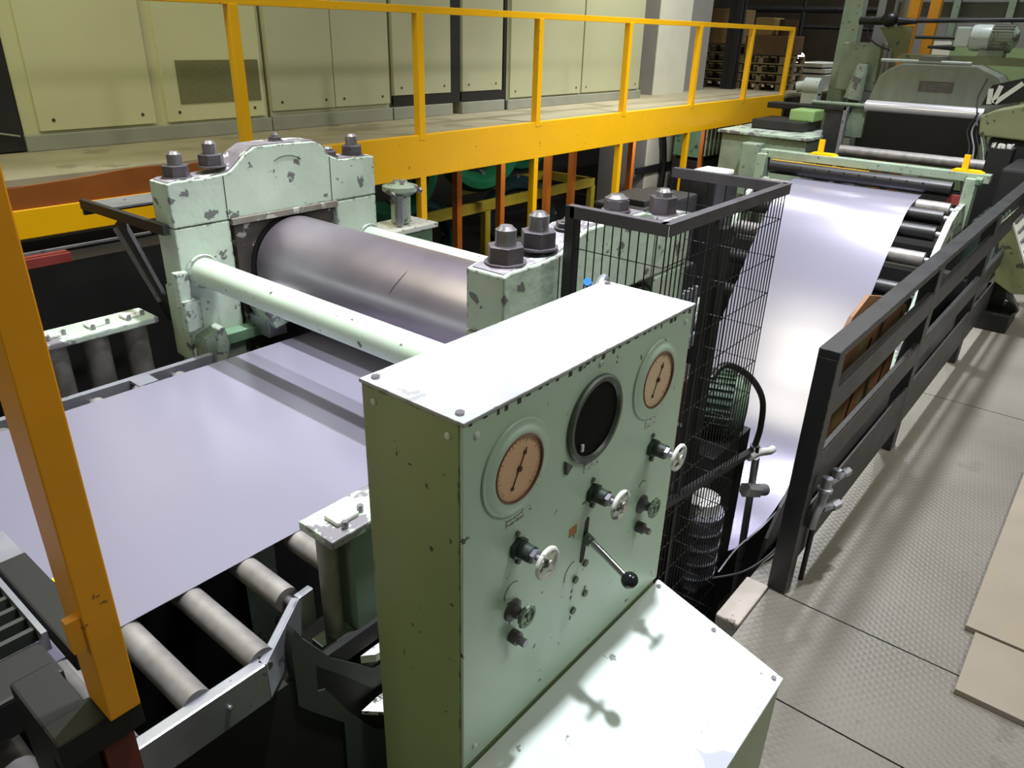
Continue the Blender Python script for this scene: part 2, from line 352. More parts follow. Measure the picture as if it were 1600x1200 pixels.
# pallets, column and boxes beyond the walkway
def pallet_stack(x0, x1, y0, y1, z0, n, label):
    for k in range(n):
        z = z0 + k * 0.15
        t = thing('pallet', ((x0 + x1) / 2, (y0 + y1) / 2, z), label % ('bottom', 'second', 'third', 'fourth', 'fifth', 'sixth')[k], 'pallet', 'wooden pallets stacked behind the walkway')
        g = G()
        for q in range(6):
            yy = y0 + (y1 - y0 - 0.1) * q / 5; g.box(x0, x1, yy, yy + 0.1, z + 0.11, z + 0.13)
        g.out('top_boards', woodm, t)
        for q in range(3):
            yy = y0 + (y1 - y0 - 0.09) * q / 2
            for xx in (x0, (x0 + x1) / 2 - 0.05, x1 - 0.1): G().box(xx, xx + 0.1, yy, yy + 0.09, z + 0.02, z + 0.11).out('block', woodm, t)
        g = G()
        for xx in (x0, (x0 + x1) / 2 - 0.05, x1 - 0.1): g.box(xx, xx + 0.1, y0, y1, z, z + 0.02)
        g.out('bottom_boards', woodm, t)
pallet_stack(14.0, 15.0, 6.3, 7.4, 1.42, 5, 'wooden pallet left of the black column, %s in its stack')
pallet_stack(14.0, 15.0, 5.36, 6.22, 1.42, 4, 'wooden pallet right of the black column, %s in its stack')
G().box(13.0, 16.5, 5.0, 8.5, 1.38, 1.42).out('deck', deckm).update_tag()
struct([o for o in COL.objects if o.name == 'deck'][0]).name = 'floor_platform'
tag(G().box(14.05, 14.9, 5.4, 6.15, 2.02, 2.33, 0.01).out('crate', mat('brown_crate', (98, 72, 46), 0.7, var=0.2)), 'brown wooden crate on the pallets right of the black column', 'crate')
tag(G().box(14.05, 14.9, 6.4, 7.3, 2.18, 2.75, 0.01).out('crate', mat('tan_crate', (134, 108, 70), 0.7, var=0.2)), 'tan crate on the pallets left of the black column', 'crate')
st = G().box(13.6, 13.66, 6.1, 6.32, 1.42, 6).box(13.6, 13.8, 6.2, 6.23, 1.42, 6).box(13.74, 13.8, 6.1, 6.32, 1.42, 6).out('steel_column', dark)
tag(st, 'black steel column standing between the two pallet stacks', 'column')
tag(G().box(14.3, 14.8, 5.78, 6.12, 2.33, 2.62, 0.02).out('carton', mat('cardboard', (170, 140, 90), 0.7)), 'yellowish carton lying on the brown crate', 'box')
tag(G().cyl((14.5, 5.58, 2.33), (14.5, 5.58, 2.60), 0.16, 20).out('drum', mat('brown_drum', (84, 60, 44), 0.6)), 'dark brown round drum above the end of the yellow handrail', 'drum')
G_ = thing('welding_lamp', (16.0, 5.92, 1.9), 'small glaring white lamp at the end of the yellow handrail', 'lamp')
G().cyl((16.0, 5.80, 1.86), (16.1, 5.80, 1.96), 0.05, 12).out('lamp_body', blackp, G_)
G().sphere((15.98, 5.80, 1.98), 0.06, 14).out('bulb', mat('bulb', (255, 255, 255), 0.3, emit=((255, 255, 255), 30)), G_, smooth=True)
for k in range(3):
    z = 1.61 + 0.10 * k
    tag(G().box(15.6, 17.2, 5.12 + .05 * k, 5.86, z if k else 1.42, z + 0.07, 0.008).out('steel_sheet_pack', lightwhite), 'white wrapped sheet pack beyond the handrail end, %s of the pile' % ('bottom', 'middle', 'top')[k], 'sheet pack', 'white sheet packs beyond the handrail')

# under the walkway: coil rack and coils
rk = thing('coil_rack', (7.8, 6.3, -0.5), 'ochre steel rack under the walkway holding green coils', 'rack')
G().box(6.0, 9.5, 6.18, 6.26, 0.24, 0.36).out('front_beam', oy, rk, bev=0.004)
G().box(7.5, 9.5, 7.05, 7.13, 0.24, 0.36).out('rear_beam', oy, rk)
G().box(9.42, 9.5, 6.2, 7.1, 0.24, 0.36).out('side_beam', oy, rk)
for x in (7.05, 9.42): G().box(x, x + 0.1, 6.18, 6.26, -0.5, 0.25).out('leg', oy, rk)
def coil(c, R, r, m, label, ax=(0.35, 1, 0.1)):
    t = thing('coil', (c[0], c[1], c[2] - R - r), label, 'coil', 'green coils under the walkway')
    G().ring(c, ax, R, r, 40, 10, 1.6).out('winding', m, t, smooth=True)
    g = G(); a = Vector(ax).normalized(); o1 = a.orthogonal().normalized(); o2 = a.cross(o1)
    for k in range(4):
        th = 0.6 + k * math.pi / 2; p = Vector(c) + (o1 * math.cos(th) + o2 * math.sin(th)) * R
        d = (o1 * math.cos(th) + o2 * math.sin(th)); g.ring(p, d.cross(a), r * 1.12, 0.008, 14, 5, 3)
    g.out('binding_strap', silver, t)
coil((7.5, 6.7, 0.95), 0.48, 0.13, greenc, 'bright green coil whose lower half hangs in view, nearest the middle')
coil((5.9, 6.7, 0.80), 0.50, 0.13, greenc, 'dark green coil furthest left under the walkway')
coil((9.2, 7.4, 0.95), 0.5, 0.12, greenc, 'green coil behind the right posts of the rack')
coil((8.6, 6.9, -0.15), 0.45, 0.11, bluec, 'blue green coil on the ground below the rack beam', (0.9, 1, 0))
coil((6.6, 6.9, -0.12), 0.40, 0.11, bluec, 'small blue green coil low behind the press roll', (0.6, 1, 0.1))

hp = thing('wall_hose', (11.3, 6.1, -0.5), 'dark hose and crossbar hanging on the white pillar under the walkway', 'hose')
G().tube(spline([(11.05, 6.12, 1.2), (11.25, 6.1, 0.9), (11.4, 6.1, 0.4), (11.38, 6.1, -0.1), (11.3, 6.1, -0.45)], 6), 0.05, 10).out('hose_line', rubber, hp, smooth=True)
G().box(10.6, 11.95, 6.12, 6.16, 0.28, 0.38).out('crossbar', blackp, hp)
G().box(11.75, 11.95, 6.08, 6.12, 0.1, 0.7).out('bracket', oy, hp)

# ================================================================== LOOPING PIT STRIPS
ps = [Vector((-2.5, 0.8)), Vector((3.0, 0.8))]
st1 = sheet(ps, 1.785, 3.2, 0.002).out('steel_strip', strip)
tag(st1, 'flat shiny steel strip running over the rollers under the big press roll', 'steel strip')
pp = spline([(3.05, 0.8), (3.35, 0.78), (3.7, 0.55), (4.0, 0.05), (4.4, -0.8), (4.95, -1.5), (5.6, -1.83), (6.3, -1.86), (6.95, -1.6), (7.45, -1.08), (7.85, -0.5), (8.2, 0.0), (8.52, 0.4), (8.85, 0.68), (9.25, 0.765), (9.46, 0.76)], 10)
st2 = sheet(pp, 1.785, 3.2, 0.002).out('steel_strip', strip, smooth=True)
tag(st2, 'bright steel strip hanging in a loop in the pit and rising over curved rollers', 'steel strip')

# ================================================================== LEVELLER STAND
def nut(g1, g2, x, y, z, r=0.062, h=0.06, sr=0.036, sh=0.05):
    g1.cyl((x, y, z), (x, y, z + 0.008), r * 1.12, 24)
    g1.cyl((x, y, z + 0.008), (x, y, z + h), r, 6, rot=0.3)
    g2.cyl((x, y, z + h), (x, y, z + h + sh), sr, 20); g2.cyl((x, y, z + h + sh), (x, y, z + h + sh + 0.012), sr * 0.9, 20, r2=sr * 0.6)
def housing(y0, y1, face, label, bolts, name='press_housing', hc=1.0, sx=0.0):
    Z = lambda pts: [(x + (sx if 1.94 < x < 2.3 and z > 1.5 else 0), 1.62 + (z - 1.62) * hc if z > 1.62 else z) for x, z in pts]
    t = thing(name, (2.33, (y0 + y1) / 2, -2.4), label, 'machine frame')
    # cap with shoulders and raised crown, cast with slightly wavy edges
    top = [(1.70, 1.405), (1.70, 1.612), (1.74, 1.620), (1.90, 1.618), (1.99, 1.630), (2.03, 1.655), (2.09, 1.705), (2.15, 1.738), (2.35, 1.740), (2.54, 1.735), (2.59, 1.712),
           (2.63, 1.655), (2.70, 1.625), (2.95, 1.62), (2.95, 1.405)]
    capg = G().prism(Z(top), 'y', y0, y1); capo = capg.out('cap', minth, t, bev=0.006)
    crust = [(1.712, 1.6175), (1.74, 1.6255), (1.90, 1.6235), (1.985, 1.6350), (2.026, 1.660), (2.085, 1.7105), (2.148, 1.7435), (2.35, 1.7455), (2.545, 1.7405), (2.598, 1.7155), (2.638, 1.660), (2.705, 1.630), (2.935, 1.625), (2.9, 1.60), (2.70, 1.6), (2.59, 1.69), (2.5, 1.72), (2.2, 1.72), (2.0, 1.61), (1.75, 1.60)]
    G().prism(Z(crust), 'y', y0 + 0.014, y1 - 0.014).out('worn_top', worn, t)
    fz = y0 - 0.0006
    for pts in (((1.985, 1.41), (1.987, 1.62)), ((2.63, 1.41), (2.632, 1.65))):
        G().bar((pts[0][0], fz, pts[0][1]), (pts[1][0], fz, pts[1][1]), 0.004, 0.002, (0, -1, 0)).out('cast_seam', dark, t)
    if face < 0: G().tube([(2.36 + 0.16 * math.cos(a_), fz, 1.52 + 0.16 * math.sin(a_)) for a_ in [1.0 + k * 0.12 for k in range(10)]], 0.0018, 5).out('casting_line', dark, t)
    # columns
    colL = G().prism([(1.70, 1.40), (1.70, 1.10), (1.69, 1.10), (1.69, 0.72), (1.72, 0.72), (1.72, -2.4), (1.99, -2.4), (1.99, 1.40)], 'y', y0, y1).out('column', minth, t, bev=0.008)
    G().box(2.66, 2.95, y0, y1, -2.4, 1.40).out('column', minth, t, bev=0.008)
    G().box(1.99, 2.66, y0 + 0.0, y1, 0.0, 0.62).out('lower_bridge', mintw, t, bev=0.006)
    # chock in the window
    fy = y0 if face < 0 else y1
    ch = G().box(2.03, 2.655, y0 + 0.035, y1 - 0.01, 0.66, 1.36, 0.006).out('bearing_chock', mat('greasy_chock', (70, 64, 58), 0.55, var=0.3, vscale=7, chip=((170, 168, 160), 0.599, 12)), t)
    G().cyl((2.36, y0 + 0.02, 1.11), (2.36, y1 - 0.005, 1.11), 0.262, 48).out('seal_ring', dark, ch, smooth=True)
    G().box(2.0, 2.66, y0 - 0.012 if face < 0 else y1 - 0.02, y0 + 0.02 if face < 0 else y1 + 0.012, 1.375, 1.408, 0.004).out('window_ledge', mat('greasy_ledge', (120, 116, 106), 0.55, var=0.3, vscale=9, chip=((170, 172, 164), 0.56, 12)), t)
    for (x, z, k) in bolts:
        a, b_ = G(), G(); nut(a, b_, x, (y0 + y1) / 2, z, *k)
        n_ = a.out('nut', boltm, t, bev=0.002); b_.out('stud', boltt, n_, smooth=True)
    return t
B0 = (0.062, 0.06, 0.034, 0.05); BL = (0.05, 0.035, 0.03, 0.012)
farh = housing(3.45, 3.62, -1, 'chipped mint cast frame at the far end of the big press roll',
        [(1.80, 1.622, B0), (1.985, 1.655, B0), (2.36, 1.742, (0.035, 0.025, 0.02, 0.008)), (2.69, 1.63, BL), (2.86, 1.62, B0)], sx=0.03)
# details on the far frame: side block, guide brackets, base wedges
G().box(1.655, 1.72, 3.42, 3.47, 1.02, 1.20, 0.008).out('side_block', minth, farh)
G().box(1.66, 1.75, 3.40, 3.46, 0.90, 1.06, 0.01).out('side_lug', minth, farh)
G().prism([(1.72, 0.86), (1.83, 0.90), (1.85, 0.80), (1.80, 0.66), (1.72, 0.62)], 'y', 3.36, 3.45).out('side_lug', mintw, farh)
G().box(1.80, 2.06, 3.37, 3.45, 0.79, 0.85).out('guide_rail', green_d, farh, bev=0.005)
G().box(2.0, 2.14, 3.22, 3.45, 0.99, 1.02, 0.004).out('guide_shelf', whitev, farh)
tag(G().prism([(2.0, 0.985), (2.14, 0.985), (2.16, 0.88), (2.05, 0.86)], 'y', 3.24, 3.40).out('guide_shelf', mintw, farh), 'lower triangular bracket')
G().box(2.03, 2.14, 3.28, 3.45, 0.80, 0.90, 0.006).out('guide_foot', silver, farh)
nearh = housing(1.41, 1.57, 1, 'chipped mint cast frame at the near end of the press roll behind the gauge cabinet',
        [(1.80, 1.622, B0), (1.97, 1.64, B0), (2.14, 1.675, (0.045, 0.025, 0.025, 0.004)), (2.45, 1.69, (0.05, 0.045, 0.044, 0.006)), (2.82, 1.62, (0.058, 0.075, 0.034, 0.02))], hc=0.55)
pr = thing('press_roll', (2.36, 2.5, 0.85), 'large bare steel roll lying between the two mint frames', 'roll')
G().cyl((2.36, 1.575, 1.11), (2.36, 3.445, 1.11), 0.255, 96).out('barrel', rollm, pr, smooth=True)
g = G(); g.cyl((2.36, 1.45, 1.11), (2.36, 3.6, 1.11), 0.11, 32); g.out('shaft', boltt, pr, smooth=True)
# dent on roll
dn = [Vector((2.36 - 0.2555 * math.cos(a), 2.417 + 0.02 * math.sin(5 * a), 1.11 + 0.2555 * math.sin(a))) for a in [0.42 + 0.036 * i for i in range(16)]]
G().tube(dn, [0.0008 + 0.0028 * math.sin(math.pi * i / 15) for i in range(16)], 6).out('scratch', boltm, pr, smooth=True)
lr = thing('press_roll', (2.36, 2.5, 0.27), 'lower steel roll hidden under the strip', 'roll'); G().cyl((2.36, 1.575, 0.535), (2.36, 3.445, 0.535), 0.25, 48).out('barrel', rollm, lr, smooth=True)
lr['label'] = 'dark lower roll beneath the strip between the mint frames'
def tie(x, z, r, label, flat=False):
    t = thing('tie_bar', (x, 2.5, z - r), label, 'tie bar')
    G().cyl((x, 1.575, z), (x, 3.44, z), r, 40).out('bar', mat('bar_paint', (186, 202, 186), 0.4, chip=(CHIP, 0.66, 26), var=0.08, vscale=4), t, smooth=True)
    g = G(); g.ring((x, 3.435, z), (0, 1, 0), r + 0.006, 0.012, 32, 6); g.ring((x, 1.585, z), (0, 1, 0), r + 0.006, 0.012, 32, 6); g.out('weld_bead', minth, t, smooth=True)
tie(1.805, 1.18, 0.069, 'round mint tie bar in front of the big press roll')
tie(2.87, 1.16, 0.066, 'pale mint tie bar behind the big press roll')

# steel shelf bracket on the far frame's left side
sb = thing('shelf_bracket', (1.62, 3.9, 0.95), 'dark steel shelf frame with a sloping strut left of the far mint frame', 'bracket')
G().bar((1.675, 3.48, 1.40), (1.655, 4.32, 1.40), 0.03, 0.05).out('side_rail', blacks, sb)
G().box(1.65, 2.3, 4.10, 4.33, 1.395, 1.405).out('top_flange', silver, sb); G().box(1.65, 2.3, 4.31, 4.33, 1.34, 1.40).out('outer_rail', blacks, sb)
G().bar((1.67, 3.95, 1.37), (1.72, 3.66, 0.9), 0.09, 0.02, (1, 0, 0)).out('strut', blacks, sb); G().bar((1.655, 3.97, 1.33), (1.70, 3.72, 0.98), 0.012, 0.03, (1, 0, 0)).out('strut_rib', silver, sb)
# screw jack behind the roll
sj = thing('screw_jack', (3.6, 3.95, -2.4), 'grey mint flanged screw jack behind the roll, right of the far frame', 'jack')
G().lathe([(0.07, 1.05), (0.07, 1.24), (0.10, 1.25), (0.125, 1.27), (0.125, 1.30), (0.06, 1.32), (0.05, 1.335)], (3.6, 3.95, 0), (0, 0, 1), 20).out('jack_body', mintw, sj, smooth=True)
G().cyl((3.52, 3.88, 1.05), (3.52, 3.88, 1.25), 0.03, 12).out('tie_rod', silver, sj, smooth=True)
G().box(3.40, 3.82, 3.80, 4.1, 1.0, 1.035, 0.006).out('base_plate', whitev, sj)
G().box(3.48, 3.78, 3.82, 4.06, -2.4, 1.0, 0.006).out('pedestal', green_d, sj)
G().sphere((3.45, 3.86, 1.27), 0.022, 10).sphere((3.70, 3.86, 1.27), 0.022, 10).out('bolt_head', boltt, sj)
G().cyl((3.35, 4.2, 1.02), (3.42, 4.12, 1.34), 0.07, 16).out('damper', mintw, sj, smooth=True)

# ================================================================== ENTRY GUIDES AND ROLLER TABLE
rt = thing('roller_table', (0.3, 2.4, -2.4), 'conveyor of grey rollers under the flat strip with silver side rails', 'conveyor')
path = [Vector((-1.6, 1.40)), Vector((0.735, 1.40)), Vector((0.945, 1.545)), Vector((1.0, 1.55))]
g = G()
for i in range(3):
    a, b = path[i], path[i + 1]; g.bar((a.x, a.y, 0.712), (b.x, b.y, 0.712), 0.010, 0.125)
    n = (b - a).normalized(); nn = Vector((-n.y, n.x)) * (0.012 if i else 0.018)
    g.bar((a.x + nn.x * .8, a.y + nn.y * .8, 0.772), (b.x + nn.x * .8, b.y + nn.y * .8, 0.772), 0.020 if i else 0.034, 0.008)
g.out('near_side_rail', silver, rt, bev=0.002)
g = G()
for x in (0.1, 0.62): g.sphere((x, 1.392, 0.72), 0.008, 8)
g.out('rivet', boltt, rt)
G().box(-1.6, 1.72, 3.30, 3.335, 0.66, 0.80).out('far_side_rail', silver, rt)
for x in (-0.2, 0.02, 0.20, 0.38, 0.56, 0.745, 0.93, 1.12, 1.31, 1.5):
    y0 = 1.43 if x < 0.8 else 1.58
    r = G().cyl((x, y0, 0.758), (x, 3.24, 0.758), 0.039, 28).out('roller', rollg, rt, smooth=True)
    G().cyl((x, y0 - 0.03, 0.758), (x, 3.31, 0.758), 0.014, 12).out('roller_shaft', boltm, r, smooth=True)
G().box(-1.6, 1.6, 1.43, 1.47, -2.4, 0.62).out('apron_plate', dark, rt)
G().box(-1.6, 1.7, 3.31, 3.33, -2.4, 0.66).out('apron_plate', dark, rt)
for k, x in enumerate((-0.1, 0.42, 0.85, 1.30)): G().box(x, x + 0.09, 3.21, 3.30, 0.785, 0.80).out('wear_pad', silver, rt)

def guide(name, label, x0, x1, y0, y1, zt, rollers, zb, body=None):
    t = thing(name, ((x0 + x1) / 2, (y0 + y1) / 2, zb), label, 'strip guide')
    G().box(x0, x1, y0, y1, zt - 0.03, zt, 0.006).out('top_plate', mintw, t)
    for x in [x0 + 0.1, x0 + 0.3, x0 + 0.47]:
        if x < x1 - 0.03:
            G().box(x - 0.045, x + 0.035, (y0 + y1) / 2 - 0.035, (y0 + y1) / 2 + 0.03, zt, zt + 0.016, 0.006).out('bearing_cap', whitev, t)
            for dx, dy in ((-0.03, -0.05), (0.05, -0.02)):
                G().cyl((x + dx, (y0 + y1) / 2 + dy, zt), (x + dx, (y0 + y1) / 2 + dy, zt + 0.024), 0.010, 6).out('bolt', boltt, t)
    for x, r in rollers:
        G().cyl((x, (y0 + y1) / 2, zb + 0.05), (x, (y0 + y1) / 2, zt - 0.035), r, 24).out('guide_roller', rollg, t, smooth=True)
    G().box(x1 - 0.2, x1 - 0.05, y0 + 0.03, y1 - 0.03, -2.5, zb + 0.06).out('support_post', dark, t)
    G().box(x0, x1, y0, y1, zb, zb + 0.05).out('bottom_plate', body_m, t)
    return t
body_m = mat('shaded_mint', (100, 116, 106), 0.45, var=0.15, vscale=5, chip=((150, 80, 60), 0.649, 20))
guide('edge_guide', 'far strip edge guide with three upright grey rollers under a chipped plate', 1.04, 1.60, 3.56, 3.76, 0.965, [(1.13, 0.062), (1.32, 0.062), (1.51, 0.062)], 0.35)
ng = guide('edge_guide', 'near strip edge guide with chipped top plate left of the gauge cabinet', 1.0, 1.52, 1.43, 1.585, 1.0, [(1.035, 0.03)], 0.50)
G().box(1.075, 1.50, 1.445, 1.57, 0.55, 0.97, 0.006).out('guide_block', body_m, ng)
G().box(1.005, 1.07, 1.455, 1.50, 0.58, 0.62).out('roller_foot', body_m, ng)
G().prism([(1.03, 1.46), (1.10, 1.40), (1.30, 1.36), (1.5, 1.36), (1.5, 1.60), (1.03, 1.60)], 'z', 0.50, 0.53).out('base_plate', whitev, ng)
G().cyl((1.16, 1.425, 0.53), (1.16, 1.425, 0.56), 0.018, 6).out('base_bolt', boltt, ng)
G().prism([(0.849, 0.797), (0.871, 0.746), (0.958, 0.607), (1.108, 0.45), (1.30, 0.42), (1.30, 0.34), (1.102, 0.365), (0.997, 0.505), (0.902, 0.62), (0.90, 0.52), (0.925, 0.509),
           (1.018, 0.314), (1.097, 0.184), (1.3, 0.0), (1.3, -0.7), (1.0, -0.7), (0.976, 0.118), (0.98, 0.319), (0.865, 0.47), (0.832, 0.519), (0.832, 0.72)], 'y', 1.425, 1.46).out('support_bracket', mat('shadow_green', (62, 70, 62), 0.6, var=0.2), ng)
G().prism([(1.03, 1.40), (1.10, 1.31), (1.3, 1.30), (1.3, 1.42)], 'z', 0.33, 0.345).out('bracket_ledge', whitev, ng)

# ================================================================== GAUGE CABINET
X0, X1, Y0, Y1, ZT = 0.820, 1.670, 0.765, 1.030, 1.69
gc = thing('gauge_cabinet', (1.24, 0.7, 0), 'mint control cabinet with two round pink gauges, valves and a sloping desk', 'control cabinet')
# box shell: sides and back in one sheet, front panel with the lever slot and the empty gauge hole
G().box(X0, X1, Y0 + 0.008, Y1, 0.0, ZT - 0.004, 0.004).out('shell', mat('shaded_shell_paint', (150, 168, 122), 0.42, var=0.10, vscale=2, chip=((66, 70, 50), 0.664, 24), edge=(0.006, (70, 72, 56), 0.56)), gc)  # olive tone puts side shade and yellow light into the mint
G().box(X0 - 0.003, X1 + 0.003, Y0 - 0.004, Y1 + 0.003, ZT - 0.004, ZT + 0.004, 0.002).out('lid', mat('lid_paint', (174, 177, 181), 0.45, var=0.15, vscale=8, edge=(0.005, (70, 72, 64), 0.60), chip=((150, 152, 156), 0.64, 7)), gc)
pn = G().box(X0, X1, Y0, Y0 + 0.007, 0.828, ZT - 0.006, 0.0015).out('front_panel', mintp, gc)
g = G()
for (x, z) in ((0.855, 1.655), (1.635, 1.655), (1.25, 1.665), (0.855, 0.87), (1.635, 0.87)): g.sphere((x, Y0 - 0.001, z), 0.0075, 12, (1, 0.5, 1))
g.out('screw', whitev, pn, smooth=True)
g = G()
for (y, z) in ((0.80, 1.655), (0.995, 1.655)): g.sphere((X0 - 0.001, y, z), 0.0075, 12, (0.5, 1, 1))
g.out('screw', whitev, gc, smooth=True)
g = G()
for (x, y) in ((0.84, 1.01), (0.84, 0.79), (1.65, 1.01)): G().cyl((x, y, ZT + 0.003), (x, y, ZT + 0.009), 0.009, 6).out('lid_screw', boltt, gc)
# chipped edge under the lid
random.seed(3)
g = G()
for k in range(26):
    x = X0 + 0.02 + k * 0.032 + random.uniform(-.008, .008); h = random.choice((0.002, 0.003, 0.004, 0.009)); wd = random.uniform(0.004, 0.014)
    G().box(x, x + wd, Y0 - 0.0009, Y0 + 0.001, ZT - 0.008 - h, ZT - 0.006).out('paint_chip', mat('bare_edge', (52, 52, 48), 0.5), pn)
def gauge(cx, cz, face_m, ang, ring_r=0.098, dr=0.069):
    f = G(); f.ring((cx, Y0 - 0.002, cz), (0, 1, 0), ring_r, 0.006, 56, 8, 0.6)
    f.lathe([(dr + 0.006, 0.0), (ring_r, 0.0), (ring_r, 0.004), (dr + 0.010, 0.010), (dr + 0.004, 0.009), (dr + 0.001, 0.003)], (cx, Y0 - 0.001, cz), (0, -1, 0), 56)
    o = f.out('gauge', mintp, gc, smooth=True, ang=30)
    G().ring((cx, Y0 - 0.009, cz), (0, 1, 0), dr + 0.002, 0.003, 56, 8).out('gauge_rim', mat('rim', (120, 84, 66), 0.4, metal=0.3), o, smooth=True)
    G().cyl((cx, Y0 - 0.003, cz), (cx, Y0 - 0.0065, cz), dr + 0.001, 56).out('dial', face_m, o)
    g = G(); y = Y0 - 0.008
    c, s_ = math.cos(ang), math.sin(ang)
    g.bar((cx - 0.042 * c, y, cz - 0.042 * s_), (cx + 0.045 * c, y, cz + 0.045 * s_), 0.0022, 0.001, (0, -1, 0))
    g.cyl((cx, y + .001, cz), (cx, y - 0.003, cz), 0.006, 14)
    g.cyl((cx - 0.042 * c, y + .001, cz - 0.042 * s_), (cx - 0.042 * c, y - 0.001, cz - 0.042 * s_), 0.0042, 10)
    g.cyl((cx + 0.034 * c, y + .001, cz + 0.034 * s_), (cx + 0.034 * c, y - 0.001, cz + 0.034 * s_), 0.0048, 10)
    g.out('needle', ink, o)
    g = G()
    for k in range(28):
        a = math.radians(-50 + k * 10); r0 = dr - (0.010 if k % 4 else 0.014); r1 = dr - 0.005
        g.bar((cx + r0 * math.cos(a), Y0 - 0.0072, cz + r0 * math.sin(a)), (cx + r1 * math.cos(a), Y0 - 0.0072, cz + r1 * math.sin(a)), 0.0009, 0.0006, (0, -1, 0))
    g.out('scale_marks', tagm, o)
gauge(0.972, 1.535, gaugef, math.radians(62))
gauge(1.508, 1.540, gaugef2, math.radians(64))
# empty gauge opening: black well with a metal rim
f = G(); f.lathe([(0.078, 0.0), (0.104, 0.0), (0.104, 0.006), (0.099, 0.010), (0.090, 0.010), (0.086, 0.002), (0.084, 0.0)], (1.243, Y0 - 0.0005, 1.535), (0, -1, 0), 56)
o = f.out('gauge', mat('bare_rim', (92, 98, 94), 0.4, metal=0.4, var=0.25, vscale=30), gc, smooth=True, ang=30)
tag(o, 'empty middle gauge housing with a bare metal rim')
G().cyl((1.243, Y0 - 0.0008, 1.535), (1.243, Y0 - 0.003, 1.535), 0.088, 56).out('well', glass_dark, o)
G().box(1.190, 1.199, Y0 - 0.008, Y0 - 0.002, 1.474, 1.492, 0.002).out('clip', lightwhite, o)
G().prism([(1.135, 1.475), (1.16, 1.455), (1.14, 1.44)], 'y', Y0 - 0.008, Y0).out('latch', boltm, o)
# label plates with engraved lettering too worn to read
for (x, z, w_) in ((0.972, 1.415, 0.055), (1.243, 1.418, 0.06), (1.508, 1.42, 0.05)):
    o = G().box(x - w_ / 2, x + w_ / 2, Y0 - 0.0015, Y0 + 0.001, z - 0.010, z + 0.010).out('label_plate', paper, pn)
    g = G(); random.seed(int(x * 100))
    for r_ in range(2):
        xx = x - w_ / 2 + 0.004
        while xx < x + w_ / 2 - 0.006:
            wl = random.uniform(0.003, 0.006); g.box(xx, xx + wl, Y0 - 0.002, Y0 - 0.001, z + 0.004 - r_ * 0.010, z + 0.0065 - r_ * 0.010); xx += wl + 0.002
    g.out('engraving', whitev if x > 1 else boltm, o)
# valves
def handwheel(gw, c, R, tube_r=0.0052, sp=4):
    gw.ring(c, (0, 1, 0), R, tube_r, 30, 8)
    for k in range(sp):
        a = k * 2 * math.pi / sp + 0.5
        gw.cyl(c, (c[0] + R * math.cos(a), c[1], c[2] + R * math.sin(a)), tube_r * 0.8, 8)
    gw.cyl((c[0], c[1] - 0.009, c[2]), (c[0], c[1] + 0.009, c[2]), tube_r * 1.9, 12)
def valve(x, z, R=0.032, L=0.078):
    v = G().cyl((x, Y0, z), (x, Y0 - 0.012, z), 0.026, 6).cyl((x, Y0 - 0.012, z), (x, Y0 - 0.042, z), 0.019, 20)
    v = v.out('valve', mat('valve_body', (62, 70, 66), 0.4, metal=0.5, var=0.3, vscale=20), gc, smooth=True, ang=30)
    tag(v, 'black hexagon nosed valve')
    G().cyl((x, Y0 - 0.040, z), (x, Y0 - 0.052, z), 0.016, 6).cyl((x, Y0 - 0.052, z), (x, Y0 - L, z), 0.0065, 12).out('valve_stem', silver, v)
    g = G(); handwheel(g, (x, Y0 - L, z), R); g.out('handwheel', whitev, v, smooth=True)
    g = G(); g.cyl((x - 0.002, Y0, z + 0.036), (x - 0.002, Y0 - 0.005, z + 0.036), 0.006, 8).cyl((x, Y0, z - 0.034), (x, Y0 - 0.008, z - 0.034), 0.007, 8); g.out('set_screw', boltm, v)
valve(0.983, 1.338); valve(1.259, 1.335); valve(1.532, 1.338)
def small_knob(x, z, big=True):
    k = G().lathe([(0.027, 0), (0.026, 0.006), (0.015, 0.010), (0.012, 0.022)], (x - 0.012, Y0, z), (0, -1, 0), 20).out('regulator', boltm, gc, smooth=True, ang=30)
    g = G(); g.ring((x - 0.006, Y0 - 0.036, z), (0, 1, 0), 0.0225, 0.0055, 26, 6)
    for j in range(10):
        a = j * 2 * math.pi / 10; g.sphere((x - 0.006 + 0.025 * math.cos(a), Y0 - 0.036, z + 0.025 * math.sin(a)), 0.0045, 6)
    for j in range(4): a = j * math.pi / 2 + .3; g.cyl((x - 0.006, Y0 - 0.036, z), (x - 0.006 + 0.022 * math.cos(a), Y0 - 0.036, z + 0.022 * math.sin(a)), 0.003, 6)
    g.cyl((x - 0.006, Y0 - 0.02, z), (x - 0.006, Y0 - 0.042, z), 0.006, 10)
    g.out('notched_wheel', mat('dull_green_metal', (118, 138, 120), 0.45, metal=0.3, var=0.2, vscale=30), k, smooth=True)
small_knob(0.985, 1.178); small_knob(1.525, 1.172)
for (x, z) in ((0.975, 1.105), (1.505, 1.105)):
    v = G().cyl((x, Y0, z), (x, Y0 - 0.02, z), 0.016, 12).out('plug_valve', boltm, gc, smooth=True)
    G().cyl((x + 0.002, Y0 - 0.02, z - 0.003), (x + 0.002, Y0 - 0.038, z - 0.003), 0.010, 6).out('plug_nut', boltt, v)
